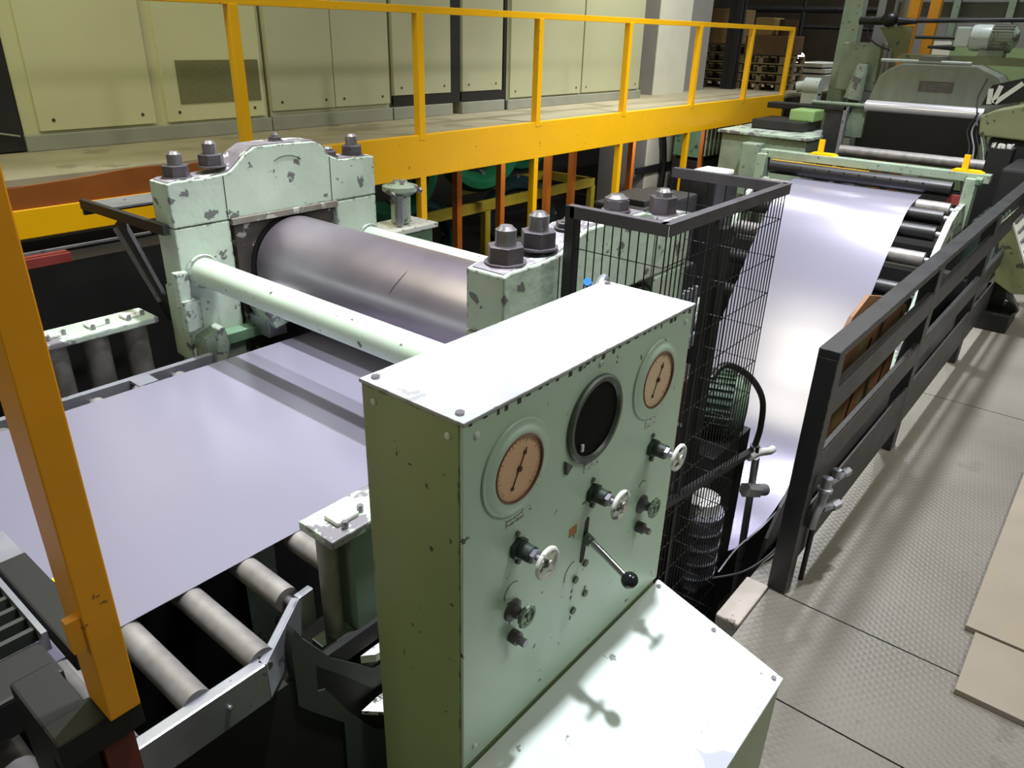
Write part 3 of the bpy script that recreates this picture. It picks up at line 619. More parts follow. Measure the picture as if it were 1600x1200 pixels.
# lever in its slot
ls = G().prism([(1.238, 1.142), (1.246, 1.150), (1.254, 1.20), (1.257, 1.265), (1.249, 1.272), (1.240, 1.262), (1.232, 1.20), (1.228, 1.15)], 'y', Y0 - 0.0008, Y0 + 0.001).out('lever_slot', dark, pn)
lv = G().cyl((1.247, Y0 + 0.0, 1.215), (1.244, Y0 - 0.022, 1.208), 0.013, 16).out('lever', mat('lever_socket', (120, 126, 124), 0.35, metal=0.6), gc, smooth=True)
G().tube([(1.243, Y0 - 0.012, 1.215), (1.245, Y0 - 0.05, 1.196), (1.248, 0.652, 1.160)], [0.0095, 0.0085, 0.0075], 14).out('lever_rod', chrome, lv, smooth=True)
G().sphere((1.248, 0.637, 1.154), 0.0205, 28).out('lever_knob', mat('black_knob', (20, 22, 26), 0.12, var=0.05, spec=0.7), lv, smooth=True)
G().box(1.175, 1.203, Y0 - 0.0015, Y0 + 0.001, 1.252, 1.275).out('tag', tagm, pn)
g = G()
for (x, z) in ((1.252, 1.135), (1.213, 1.108), (1.262, 1.035), (1.213, 1.012)): g.cyl((x, Y0, z), (x, Y0 - 0.006, z), 0.0095, 12)
g.out('blanking_plug', mat('olive_plug', (92, 108, 86), 0.5, var=0.2, vscale=40), pn)
g = G()
for (x, z) in ((1.2045, 1.078), (1.203, 1.060), (1.264, 1.052), (1.207, 0.992)): g.bar((x - 0.004, Y0 - 0.0006, z - 0.004), (x + 0.001, Y0 - 0.0006, z + 0.004), 0.003, 0.001, (0, -1, 0))
g.out('slot_mark', dark, pn)
g = G()
for (cx, cz, r_, a0, a1) in ((1.20, 1.135, 0.032, 1.4, 3.4), (0.972, 1.225, 0.026, 0.9, 3.4), (1.505, 1.225, 0.022, .6, 2.6)):
    g.tube([(cx + r_ * math.cos(a0 + (a1 - a0) * k / 10), Y0 - 0.0003, cz + r_ * math.sin(a0 + (a1 - a0) * k / 10)) for k in range(11)], 0.0012, 5)
g.out('old_paint_ring', mat('paint_shade', (112, 130, 104), 0.5), pn)
# sloping desk
sl = (0.821 - 0.7) / (0.765 - 0.358)
DY = 0.352; DZ = 0.7
g = G(); g.prism([(Y0 - 0.004, 0.820), (DY, DZ - 0.002), (DY, DZ - 0.014), (Y0 - 0.004, 0.806)], 'x', X0 - 0.006, X1 + 0.006)
dt = g.out('desk_top', mintt, gc, bev=0.003)
g = G(); g.prism([(Y0, 0.80), (DY + 0.006, DZ - 0.014), (DY + 0.006, 0.0), (Y0, 0.0)], 'x', X0, X1); g.out('desk_body', mat('desk_body_paint', (150, 164, 128), 0.45, var=0.1), gc)
g = G()
for (x, y) in ((X1 - 0.02, DY + 0.02), (X1 - 0.02, Y0 - 0.02), (X0 + 0.03, DY + 0.02), (X1 - 0.02, 0.56)):
    z = DZ - 0.002 + sl * (y - DY); g.cyl((x, y, z), (x, y, z + 0.005), 0.007, 10)
g.out('desk_screw', boltt, dt)
g = G(); z = lambda y: DZ - 0.002 + sl * (y - DY) + 0.0004
pts = [(1.235, 0.352), (1.235, 0.375), (1.262, 0.385), (1.285, 0.405), (1.293, 0.43), (1.300, 0.405), (1.318, 0.392), (1.345, 0.378), (1.36, 0.352)]
vs = [g.b.verts.new((x, y, z(y))) for x, y in pts]; g.b.faces.new(vs); g.out('flaked_patch', mat('flaked_grey', (176, 178, 190), 0.5, var=0.05), dt)

# ================================================================== WIRE CAGE
cg = thing('wire_cage', (2.4, 1.1, -0.9), 'black wire mesh guard cage right behind the gauge cabinet', 'guard cage')
CX0, CX1, CY0, CYL, CYR, CZ = 1.975, 2.90, 1.02, 1.36, 1.50, 1.80
topm = mat('cage_rail', (86, 82, 88), 0.42, metal=0.2, var=0.2, vscale=9)
def angle_bar(p0, p1, hz=0.035, t=0.0):
    pass
g = G(); g.bar((CX0, CYL + 0.012, CZ), (CX0, CY0, CZ), 0.030, 0.004); g.bar((CX0 - 0.014, CYL, CZ - 0.018), (CX0 - 0.014, CY0 - 0.01, CZ - 0.018), 0.004, 0.036); g.out('top_rail', topm, cg)
g = G(); g.bar((CX0 - 0.015, CY0, CZ), (CX1 + 0.01, CY0, CZ), 0.032, 0.004); g.bar((CX0 - 0.01, CY0 - 0.014, CZ - 0.018), (CX1, CY0 - 0.014, CZ - 0.018), 0.004, 0.036); g.out('top_rail', topm, cg)
g = G(); g.bar((CX1, CY0, CZ), (CX1, CYR, CZ), 0.03, 0.004); g.bar((CX1 - 0.014, CY0, CZ - 0.018), (CX1 - 0.014, CYR, CZ - 0.018), 0.004, 0.036); g.out('top_rail', topm, cg)
G().box(CX0 - 0.016, CX0 + 0.018, CYL - 0.016, CYL + 0.018, -0.6, CZ).out('corner_post', blackp, cg)
G().box(2.33, 2.35, CY0 + 0.01, CY0 + 0.03, -0.6, 1.78).out('corner_post', blackp, cg)
G().box(3.0, 3.09, 1.28, 1.32, -0.6, 1.56).out('inner_post', dark, cg)
def wires_y(x, y0, y1, sp=0.030):
    g = G(); n = int(round((y1 - y0) / sp))
    for k in range(n + 1): y = y0 + (y1 - y0) * k / n; g.cyl((x, y, -0.85), (x, y, CZ), 0.0024, 5)
    zz = CZ - 0.135
    while zz > -0.8: g.cyl((x + 0.002, y0, zz), (x + 0.002, y1, zz), 0.0019, 5); zz -= 0.15
    return g
def wires_x(y, x0, x1):
    g = G(); n = int(round((x1 - x0) / 0.030))
    for k in range(n + 1): x = x0 + (x1 - x0) * k / n; g.cyl((x, y, -0.85), (x, y, CZ), 0.0024, 5)
    zz = CZ - 0.135
    while zz > -0.8: g.cyl((x0, y + 0.002, zz), (x1, y + 0.002, zz), 0.0019, 5); zz -= 0.15
    return g
wires_y(CX0, CY0, CYL).out('wire_mesh', blackp, cg); wires_x(CY0, CX0, CX1).out('wire_mesh', blackp, cg); wires_y(CX1, CY0, CYR, 0.075).out('wire_mesh', blackp, cg)
G().bar((2.22, 1.03, 0.68), (3.17, 1.03, 0.52), 0.03, 0.025).out('sloping_brace', blackp, cg)
G().bar((2.41, 1.06, 0.92), (2.41, 1.5, 0.92), 0.03, 0.02).out('inner_brace', blackp, cg)
G().box(2.08, 2.24, 1.06, 1.10, -0.9, 0.62).box(2.0, 2.3, 1.10, 1.14, -2.0, 0.35).out('backing_plate', dark, cg)

# pit machinery seen through the cage
pm = thing('pump_motor', (3.5, 1.6, -2.4), 'green ribbed pump motor in the pit behind the wire cage', 'motor')
g = G(); g.lathe([(0.05, -0.02), (0.15, -0.01), (0.185, 0.03), (0.185, 0.05), (0.175, 0.06), (0.175, 0.32), (0.14, 0.36), (0.05, 0.38)], (3.88, 1.38, 0.36), (-0.35, 0.9, 0.0), 32); g.out('motor_body', mat('motor_green', (96, 118, 98), 0.5, var=0.3, vscale=8, chip=((50, 54, 48), 0.56, 9)), pm, smooth=True, ang=30)
g = G(); ax = Vector((-0.35, 0.9, 0.0)).normalized(); a1 = ax.orthogonal().normalized(); a2 = ax.cross(a1)
for k in range(28):
    t_ = 2 * math.pi * k / 28; d = a1 * math.cos(t_) + a2 * math.sin(t_); p = Vector((3.88, 1.38, 0.36)) + d * 0.183
    g.bar(p + ax * 0.07, p + ax * 0.31, 0.004, 0.022, d)
g.out('cooling_rib', mat('motor_green', (0, 0, 0)), pm)
G().box(3.5, 4.0, 1.36, 1.6, -2.4, 0.17).out('motor_stand', dark, pm)
hy = thing('filter_can', (3.35, 1.35, -2.4), 'ribbed silver filter can low behind the wire cage', 'filter')
G().cyl((3.40, 1.35, -0.55), (3.40, 1.35, -0.10), 0.13, 24).out('can', silver, hy, smooth=True); G().cyl((3.40, 1.35, -0.10), (3.40, 1.35, -0.02), 0.10, 24).out('can_lid', whitev, hy, smooth=True)
G().box(3.25, 3.55, 1.25, 1.5, -2.4, -0.55).out('can_stand', dark, hy)
for k in range(4):
    G().ring((3.40, 1.35, -0.5 + 0.1 * k), (0, 0, 1), 0.13, 0.008, 28, 6).out('can_rib', silver, hy, smooth=True)
rv = thing('gearbox', (3.2, 2.0, -2.4), 'dark greasy gearbox beside the press frame behind the cage', 'gearbox')
G().box(2.98, 3.5, 1.62, 2.6, 0.86, 1.25, 0.02).out('gearbox_case', dark, rv); G().box(3.0, 3.4, 1.45, 1.75, -2.4, 0.74, 0.02).out('gearbox_leg', mat('dark_red_oxide', (58, 34, 30), 0.6, var=0.3), rv)
g = G()
for k in range(6): g.cyl((3.02 + 0.05 * k, 1.5, 0.95), (3.02 + 0.05 * k, 1.5, 1.2), 0.016, 10)
g.box(3.0, 3.32, 1.47, 1.62, 0.9, 0.95).out('valve_bank', silver, rv, smooth=True, ang=30)
cb = thing('cable_bundle', (2.15, 1.2, 0.3), 'blue and grey hoses behind the cage by the cabinet corner', 'hose')
G().tube(spline([(1.72, 1.12, 1.66), (1.80, 1.16, 1.58), (1.85, 1.18, 1.2), (1.95, 1.14, 0.9), (2.1, 1.12, 0.75), (2.16, 1.14, 0.2)], 8), 0.012).out('blue_hose', bluel, cb, smooth=True)
G().tube(spline([(1.76, 1.12, 1.60), (1.86, 1.15, 1.63), (1.95, 1.2, 1.45), (2.0, 1.2, 1.0), (2.2, 1.16, 0.5)], 8), 0.014).out('grey_hose', silver, cb, smooth=True)
hb = thing('hose', (3.1, 1.05, 0.4), 'black hose arching down at the right edge of the wire cage', 'hose')
G().tube(spline([(2.66, 1.10, 1.04), (2.74, 1.08, 1.08), (2.92, 1.04, 0.98), (3.08, 1.02, 0.82), (3.13, 1.02, 0.66), (3.10, 1.02, 0.56)], 8), 0.014, 10).out('hose_line', rubber, hb, smooth=True)
G().cyl((3.10, 1.02, 0.57), (3.11, 1.02, 0.51), 0.022, 12).out('ferrule', chrome, hb, smooth=True)
G().tube(spline([(3.05, 1.02, 0.525), (3.14, 1.01, 0.515), (3.26, 1.0, 0.475), (3.31, 1.0, 0.465)], 6), 0.019, 12).out('white_sleeve', lightwhite, hb, smooth=True)
pl = thing('pipe_stand', (3.2, 1.02, -0.9), 'thin grey upright pipe with a clamp right of the wire cage', 'pipe')
G().cyl((3.18, 1.03, 0.46), (3.30, 1.03, -0.9), 0.018, 14).out('pipe', silver, pl, smooth=True)
G().cyl((3.08, 1.02, 0.33), (3.16, 0.99, 0.30), 0.038, 6).cyl((3.14, 1.0, 0.31), (3.22, 0.97, 0.285), 0.03, 14).out('clamp', mat('clamp_grey', (140, 138, 142), 0.4, metal=0.5), pl, smooth=True, ang=30)
wr = thing('wire', (3.2, 0.9, -0.1), 'thin pale wires looping from the cage to the fence foot', 'wire')
G().tube(spline([(2.86, 1.0, -0.02), (3.0, 0.98, 0.05), (3.12, 0.93, 0.12), (3.25, 0.90, 0.17)], 6), 0.005).out('upper_wire', silver, wr, smooth=True)
G().tube(spline([(2.80, 1.0, -0.02), (2.90, 0.90, 0.01), (3.05, 0.85, 0.03), (3.2, 0.83, 0.06), (3.35, 0.82, 0.10)], 6), 0.006).out('lower_wire', blacks, wr, smooth=True)
sk = thing('pit_plate', (4.0, 1.0, -2.4), 'black side plate of the looping pit below the fence', 'plate')
g = G(); g.prism([(2.95, -0.3), (3.02, -0.12), (3.10, 0.10), (3.22, 0.22), (3.37, 0.33), (3.5, 0.45), (3.5, 0.14), (8.9, 0.14), (8.9, -0.10), (3.9, -0.10), (3.7, -0.6), (3.6, -2.4), (2.95, -2.4)], 'y', 0.875, 0.89); g.out('plate', rubber, sk)

# ================================================================== FENCE
fn = thing('guard_fence', (5.7, 0.73, 0.0), 'long black steel guard fence beside the walkway floor', 'fence')
FX0, FX1, FY0, FY1 = 2.89, 8.45, 0.69, 0.775
G().box(FX0, FX1, FY0, FY1, 1.165, 1.20, 0.004).out('top_rail', fencep, fn)
for z0, z1 in ((0.885, 1.04), (0.575, 0.73)):
    G().box(FX0 + 0.03, FX1, FY0 + 0.005, FY0 + 0.030, z0 + 0.075, z1 - 0.01, 0.003).out('middle_rail', fencep, fn)
    G().box(FX0 + 0.03, FX1, FY0 + 0.002, FY0 + 0.010, z0 + 0.01, z1 - 0.02).out('middle_rail', fencep, fn)
G().box(FX0 + 0.03, FX1, FY0 + 0.003, FY0 + 0.015, 0.16, 0.44, 0.003).out('kick_board', fencep, fn)
for x in (FX0, 4.62, 6.45, FX1 - 0.09):
    G().box(x, x + (0.085 if x == FX0 else 0.12), FY0 + 0.001, FY1, 0.0, 1.166, 0.004).out('post', fencep, fn)
# rusty pit wall plates below the roller arc
rp = thing('rusty_panel', (6.6, 1.5, -2.4), 'rust brown steel panel standing in the pit behind the fence', 'panel')
G().prism([(5.1, -2.4), (5.1, 0.12), (5.55, 0.48), (5.9, 0.56), (6.9, 0.30), (7.4, 0.1), (7.4, -2.4)], 'y', 1.30, 1.33).out('plate', rust, rp)
for x0 in (5.75, 6.7): tag(G().bar((x0, 1.31, -1.3), (x0 + 0.55, 1.31, 0.1), 0.05, 0.02, (0, 1, 0)).out('diagonal_bar', oy, rp), 'pale yellow diagonal bar')
# valves at the fence foot
fv = thing('pipe_fitting', (3.3, 0.66, 0.0), 'grey pipe fittings and tap at the near foot of the fence', 'fitting')
G().lathe([(0.022, 0), (0.022, 0.02), (0.034, 0.028), (0.034, 0.04), (0.024, 0.045), (0.024, 0.09), (0.021, 0.094)], (3.03, 0.66, 0.48), (0.1, 0, 1), 18).out('filter_cup', silver, fv, smooth=True, ang=30)
G().tube(spline([(3.03, 0.66, 0.485), (3.02, 0.66, 0.44), (2.99, 0.665, 0.40), (2.99, 0.67, 0.33)], 6), 0.019, 12).out('elbow', silver, fv, smooth=True)
G().cyl((3.13, 0.665, 0.50), (3.27, 0.645, 0.49), 0.014, 14).cyl((3.26, 0.65, 0.49), (3.31, 0.64, 0.49), 0.02, 6).cyl((3.18, 0.66, 0.50), (3.18, 0.66, 0.55), 0.018, 12).out('tap', silver, fv, smooth=True, ang=30)
G().cyl((3.06, 0.66, 0.40), (3.14, 0.63, 0.39), 0.017, 14).cyl((3.12, 0.635, 0.39), (3.17, 0.62, 0.39), 0.023, 6).out('plug', silver, fv, smooth=True, ang=30)
G().cyl((3.05, 0.675, 0.0), (3.05, 0.675, 0.42), 0.012, 12).out('riser_pipe', blacks, fv, smooth=True)

# control box beyond the fence end
cx = thing('control_box', (7.7, 0.62, 0.0), 'cream operator box with a sloping white button face by the fence end', 'control box')
g = G(); g.prism([(0.70, 0.44), (0.78, 0.94), (0.735, 1.0), (0.40, 0.38), (0.55, 0.36)], 'x', 7.5, 8.0); g.out('box_body', olive, cx, bev=0.006)
g = G(); g.prism([(0.745, 1.005), (0.735, 1.0), (0.40, 0.385), (0.41, 0.38)], 'x', 7.49, 8.01)
fp = G(); n0 = Vector((0, 0.735, 1.003)); n1 = Vector((0, 0.395, 0.385)); dirv = (n1 - n0).normalized(); nor = Vector((0, -dirv.z * -1, 0)).normalized()
fpn = Vector((0, dirv.z, -dirv.y)).normalized(); fpn = fpn if fpn.y < 0 else -fpn
G().bar(Vector((7.75, n0.y, n0.z)) + fpn * 0.006, Vector((7.75, n1.y, n1.z)) + fpn * 0.006, 0.5, 0.012, (fpn.x, fpn.y, fpn.z)).out('button_face', lightwhite, cx)
g = G()
for i in range(5):
    for j in range(7):
        p = Vector((7.56 + i * 0.09, 0, 0)) + n0 + dirv * (0.08 + j * 0.085) + fpn * 0.012; p.x = 7.56 + i * 0.09
        g.cyl(p, p + fpn * 0.02, 0.014, 10)
g.out('push_button', boltt, cx)
G().box(7.68, 7.80, 0.60, 0.70, 0.0, 0.42).out('pedestal', blacks, cx); G().box(7.5, 8.0, 0.50, 0.76, 0.0, 0.16, 0.01).out('foot_box', dark, cx)
g = G()
for k in range(6): g.tube(spline([(7.6 + .05 * k, 0.62, 0.42), (7.55 + 0.05 * k, 0.50 + .03 * k, 0.28), (7.7 + .02 * k, 0.48, 0.16), (7.66 + .03 * k, 0.6, 0.06)], 6), 0.010, 6)
g.out('cables', silver, cx, smooth=True)

# boards on the floor at the right
tag(G().box(3.19, 4.9, -1.6, 0.01, 0.001, 0.028, 0.003).out('floor_board', boardm), 'grey tan board lying flat on the checker plate, the farther of two', 'board')
tag(G().box(2.77, 3.172, -1.6, -0.03, 0.001, 0.028, 0.003).out('floor_board', boardm), 'grey tan board lying flat on the checker plate, the nearer of two', 'board')

# ================================================================== ROLLER ARC AND EXIT BRIDGE
ra = thing('roller_arc', (8.9, 2.4, -2.4), 'curved bed of black rollers lifting the looping strip out of the pit', 'roller bed')
def on_curve(x, pts=pp):
    for a, b in zip(pts[60:-1], pts[61:]):
        if a.x <= x <= b.x and a.x > 6:
            t_ = (x - a.x) / (b.x - a.x); p = a.lerp(b, t_); d = (b - a).normalized(); return p, Vector((d.y, -d.x))
for k, x in enumerate((7.72, 7.98, 8.22, 8.45, 8.68, 8.92, 9.18)):
    p, n = on_curve(x); r = 0.078; c = p + n * (r + 0.004)
    ro = G().cyl((c.x, 1.45, c.y), (c.x, 3.5, c.y), r, 28).out('roller', rubber if k % 3 else rollg, ra, smooth=True)
    G().cyl((c.x, 1.38, c.y), (c.x, 1.45, c.y), 0.03, 14).out('roller_shaft', silver, ro, smooth=True)
def arcplate(y0, y1, m, name):
    top = []; bot = []
    for x in (7.55, 7.8, 8.05, 8.3, 8.55, 8.8, 9.05, 9.35):
        p, n = on_curve(x); top.append((p.x + n.x * 0.03, p.y + n.y * 0.03)); bot.append((p.x + n.x * 0.22, p.y + n.y * 0.22))
    return G().prism(top + bot[::-1], 'y', y0, y1).out(name, m, ra)
arcplate(1.34, 1.40, mintw, 'side_plate'); arcplate(3.52, 3.58, mintw, 'side_plate')
G().prism([(7.9, -0.5), (8.8, 0.25), (9.3, 0.6), (9.6, 0.6), (9.6, -2.4), (8.6, -2.4)], 'y', 1.42, 1.46).out('web_plate', dark, ra)

bg = thing('pinch_bridge', (9.5, 2.4, -0.5), 'mint cross beam with black roll spanning the strip where it leaves the pit', 'machine frame')
G().box(9.44, 9.58, 1.20, 3.72, 0.955, 1.045, 0.006).out('cross_beam', mint, bg)
G().cyl((9.42, 1.52, 0.86), (9.42, 3.55, 0.86), 0.082, 32).out('black_roll', rubber, bg, smooth=True)
for y in (1.30, 3.62): G().prism([(9.36, 1.0), (9.54, 1.0), (9.56, 0.4), (9.50, 0.0), (9.38, 0.0), (9.34, 0.4)], 'y', y, y + 0.11).out('upright', mint, bg, bev=0.006)
G().cyl((9.30, 1.24, 0.99), (9.30, 1.30, 0.99), 0.05, 6).out('pivot', green_d, bg)
for y in (1.30, 2.85): 
    o = G().prism([(y - 0.02, 1.046), (y + 0.30, 1.046), (y + 0.26, 1.066), (y + 0.03, 1.066)], 'x', 9.46, 9.62).out('yellow_foot', yellow, bg)
    G().box(9.5, 9.54, y + 0.14, y + 0.20, 1.06, 1.22).out('yellow_lug', yellow, o)
G().box(9.40, 9.43, 2.4, 3.55, 0.93, 0.942).out('yellow_edge', yellow, bg)
G().box(9.43, 9.5, 1.4, 1.55, 0.7, 0.8).out('red_bracket', red, bg)
g = G()
for k in range(9): g.cyl((9.345, 1.8 + 0.17 * k, 0.90), (9.335, 1.8 + 0.17 * k, 0.90), 0.010, 6)
g.out('roll_stud', dark, bg)
tag(G().cyl((10.6, 1.42, 0.99), (10.6, 3.12, 0.99), 0.068, 28).out('grey_roll', rollg, smooth=True), 'long grey roll in front of the black apron', 'roll')

# furnace head / coater beyond
hd = thing('coating_hood', (12.2, 2.4, -0.02), 'grey hood machine with clipped corners and a nameplate, strip passing below', 'machine')
G().prism([(3.30, 1.35), (3.26, 1.62), (3.20, 1.86), (3.08, 1.96), (2.93, 2.035), (2.03, 2.04), (1.74, 1.92), (1.50, 1.62), (1.45, 1.35)], 'x', 11.95, 12.5).out('hood_plate', greyp, hd, bev=0.02)
o = G().box(11.94, 11.955, 2.24, 2.66, 1.69, 1.825).out('nameplate', plate_n, hd)
g = G(); random.seed(12)
for r_, z in enumerate((1.795, 1.765, 1.735, 1.708)):
    yy = 2.27
    while yy < 2.60:
        wl = random.uniform(0.012, 0.03); g.box(11.936, 11.941, yy, yy + wl, z - 0.007, z + 0.007); yy += wl + 0.012
g.out('raised_lettering', rollg, o)
G().box(11.96, 12.4, 2.46, 2.74, 2.03, 2.13).out('top_block', pillg, hd)
G().tube([(11.98, 3.22, 2.06), (11.98, 2.1, 2.06)], 0.022, 10).out('hood_pipe', mintt, hd, smooth=True)
G().box(11.9, 12.5, 3.2, 3.32, -0.02, 1.5).out('side_frame', mint, hd); G().box(11.9, 12.5, 1.5, 1.62, -0.02, 1.4).out('side_frame', mint, hd)
G().box(11.62, 11.64, 1.70, 3.16, 0.90, 1.42).out('rubber_apron', mat('apron_black', (14, 12, 13), 0.5, var=0.2), hd)
G().box(11.7, 11.9, 3.2, 3.55, 1.05, 1.45).out('side_panel', mint, hd)
tag(G().cyl((11.68, 1.76, 1.475), (11.68, 3.21, 1.475), 0.079, 36).out('wrapped_roll', mat('white_strip', (236, 234, 244), 0.2, metal=0.3, var=0.02), smooth=True), 'roll wrapped by bright white strip below the grey hood', 'roll')
tag(G().cyl((11.66, 3.22, 1.475), (11.66, 3.95, 1.475), 0.028, 14).out('roll_shaft', mint, smooth=True), 'thin mint shaft left of the white wrapped roll', 'shaft')

mt = thing('drive_motor', (12.6, 1.9, 2.1), 'large mint electric motor with grey fins at the top right', 'motor')
G().lathe([(0.05, -0.03), (0.10, 0.0), (0.155, 0.01), (0.165, 0.05), (0.165, 0.24), (0.15, 0.25)], (12.6, 2.30, 2.37), (0, -1, 0), 32).out('motor_case', mintt, mt, smooth=True, ang=30)
G().lathe([(0.15, 0.24), (0.155, 0.25), (0.155, 0.50), (0.11, 0.53), (0.09, 0.55), (0.05, 0.56)], (12.6, 2.30, 2.37), (0, -1, 0), 32).out('stator', mintw, mt, smooth=True, ang=30)
g = G()
for k in range(24):
    a = 2 * math.pi * k / 24; g.bar((12.6 + 0.16 * math.cos(a), 2.05, 2.37 + 0.16 * math.sin(a)), (12.6 + 0.16 * math.cos(a), 1.80, 2.37 + 0.16 * math.sin(a)), 0.008, 0.03, (math.cos(a), 0, math.sin(a)))
g.out('cooling_fin', pillg, mt)
G().box(12.5, 12.7, 2.30, 2.48, 2.25, 2.50, 0.02).out('gear_flange', mintt, mt); G().box(12.45, 12.75, 1.85, 2.15, 2.14, 2.22, 0.01).out('motor_foot', mint, mt)
G().cyl((12.6, 3.0, 2.36), (12.6, 2.44, 2.36), 0.022, 12).out('drive_shaft', blacks, mt, smooth=True)
G().cyl((12.55, 2.8, 2.24), (12.55, 2.46, 2.24), 0.018, 12, r2=0.04).out('push_rod', blacks, mt, smooth=True)
G().box(12.4, 12.8, 1.5, 3.1, 2.04, 2.14).out('mounting_rail', olive, mt)
gm = thing('actuator_motor', (12.7, 3.5, 2.45), 'black horizontal actuator motor left of the orange columns', 'motor')
G().cyl((12.7, 3.83, 2.56), (12.7, 3.5, 2.56), 0.055, 20).out('motor_barrel', rubber, gm, smooth=True); G().sphere((12.7, 3.42, 2.58), 0.11, 18, (1, 1.1, 0.9)).out('gear_head', rubber, gm, smooth=True)
G().cyl((12.7, 3.32, 2.56), (12.7, 1.6, 2.60), 0.028, 12).out('cross_shaft', blacks, gm, smooth=True); G().cyl((12.7, 3.3, 2.56), (12.7, 3.05, 2.56), 0.06, 12, r2=0.03).out('coupling', rubber, gm, smooth=True)
G().box(12.66, 12.74, 3.40, 3.5, 2.62, 3.3).out('hanger', rubber, gm)
G().tube(spline([(12.62, 3.62, 2.52), (12.6, 3.66, 2.38), (12.6, 3.5, 2.25), (12.6, 3.3, 2.18)], 6), 0.012).out('motor_cable', rubber, gm, smooth=True)
G().prism([(3.55, 2.48), (3.1, 2.50), (3.1, 2.1), (3.25, 2.1)], 'x', 12.76, 12.80).out('bracket_plate', olive, gm)
for y, lab, z0 in ((3.28, 'orange steel column behind the grey hood, the left one of two', 2.0), (3.0, 'orange steel column behind the grey hood, the right one of two', 2.1)):
    tag(G().box(13.3, 13.45, y - 0.07, y + 0.07, z0 - 2.0, 5.0).out('orange_column', mat('orange_paint', (222, 150, 34), 0.45, var=0.1)), lab, 'column')
tag(G().box(13.0, 13.25, 3.93, 4.2, -0.02, 6).out('steel_column', mint, bev=0.01), 'broad pale mint column left of the coating hood', 'column')
tag(G().box(13.9, 14.1, 3.42, 3.62, -0.02, 6).out('steel_column', pillw, bev=0.01), 'narrow whitish column directly left of the orange columns', 'column')
tag(G().box(13.5, 13.7, 3.6, 3.85, -0.02, 6).out('steel_column', pillg, bev=0.01), 'grey column just right of the broad mint column', 'column')
ebx = tag(G().box(12.7, 13.0, 3.45, 4.0, 1.6, 2.27, 0.02).out('switch_box', mint), 'square mint switch box left of the grey hood', 'box')
tag(G().cyl((12.5, 3.65, 1.5), (12.5, 3.60, 1.98), 0.13, 16, r2=0.08).out('gear_column', mintw, smooth=True), 'rounded chipped mint gear housing below the switch box', 'gear housing')
tag(G().cyl((12.8, 4.25, 1.62), (12.8, 4.5, 1.62), 0.13, 20).cyl((12.8, 4.5, 1.62), (12.8, 4.62, 1.60), 0.08, 14).box(12.7, 12.9, 4.25, 4.5, -0.5, 1.52).out('motor_bell', mintt, smooth=True), 'small rounded mint motor left of the broad mint column', 'motor')
# mint machine bases left of the apron
mb = thing('machine_base', (11.0, 3.9, -0.5), 'mint machine bed between the walkway end and the black apron', 'machine base')
G().box(10.4, 11.6, 3.5, 4.7, -0.5, 1.08, 0.02).out('bed', mint, mb); G().box(10.35, 11.65, 3.45, 4.75, 1.08, 1.12, 0.008).out('bed_cap', mintw, mb)
G().box(10.9, 11.6, 3.75, 4.5, 1.12, 1.25, 0.02).out('saddle', blacks, mb); G().box(11.1, 11.5, 3.7, 4.05, 1.25, 1.40, 0.02).out('slide', mat('bright_green', (150, 185, 120), 0.45), mb)
G().box(11.5, 11.8, 3.4, 4.55, 1.36, 1.44, 0.01).out('rear_beam', dark, mb)
bf = thing('support_frame', (10.9, 3.3, -0.02), 'blue grey upright frame left of the black apron', 'frame')
G().box(10.85, 10.93, 3.20, 3.25, -0.02, 1.5).out('upright', silver, bf); G().box(10.85, 10.93, 3.22, 3.5, 1.46, 1.5).out('head', blacks, bf); G().box(10.88, 10.92, 3.26, 3.48, 0.2, 1.46).out('plate', blacks, bf)
# far small machines under walkway end
um = thing('hydraulic_unit', (8.2, 3.9, -2.4), 'dark grey hydraulic blocks with pale tops beyond the wire cage', 'machine')
G().box(7.9, 8.5, 3.55, 4.0, -2.4, 0.86, 0.02).out('block', blacks, um); G().box(7.95, 8.45, 3.6, 3.95, 0.86, 0.92, 0.02).out('block_top', whitev, um)
G().box(6.6, 7.8, 3.7, 4.3, -2.4, 0.72, 0.03).out('tank', dark, um); G().box(6.7, 7.3, 3.75, 4.2, 0.72, 0.78, 0.01).out('tank_lid', dark, um)
tg = thing('tool_cabinet', (11.7, 5.6, -0.5), 'green ribbed unit under the far end of the walkway', 'machine')
G().box(11.3, 12.4, 5.4, 5.9, 0.55, 1.1, 0.01).out('case', green_d, tg); G().box(11.3, 12.4, 5.4, 5.9, -0.5, 0.5, 0.01).out('stand', dark, tg)
g = G()
for k in range(7): g.box(11.36 + 0.14 * k, 11.40 + 0.14 * k, 5.37, 5.41, 0.58, 1.05)
g.out('slat', mint, tg)
G().box(10.2, 10.5, 4.05, 4.3, 0.3, 1.0, 0.02).out('case', mint, mb)
ld = thing('ladder', (11.7, 4.75, -0.5), 'short yellow step ladder at the end of the walkway', 'ladder')
for y in (4.6, 4.9): G().box(11.8, 11.86, y, y + 0.03, -0.5, 1.05).out('stile', yellow, ld)
for k in range(4): G().box(11.79, 11.87, 4.6, 4.93, 0.0 + 0.3 * k, 0.03 + 0.3 * k).out('rung', yellow, ld)
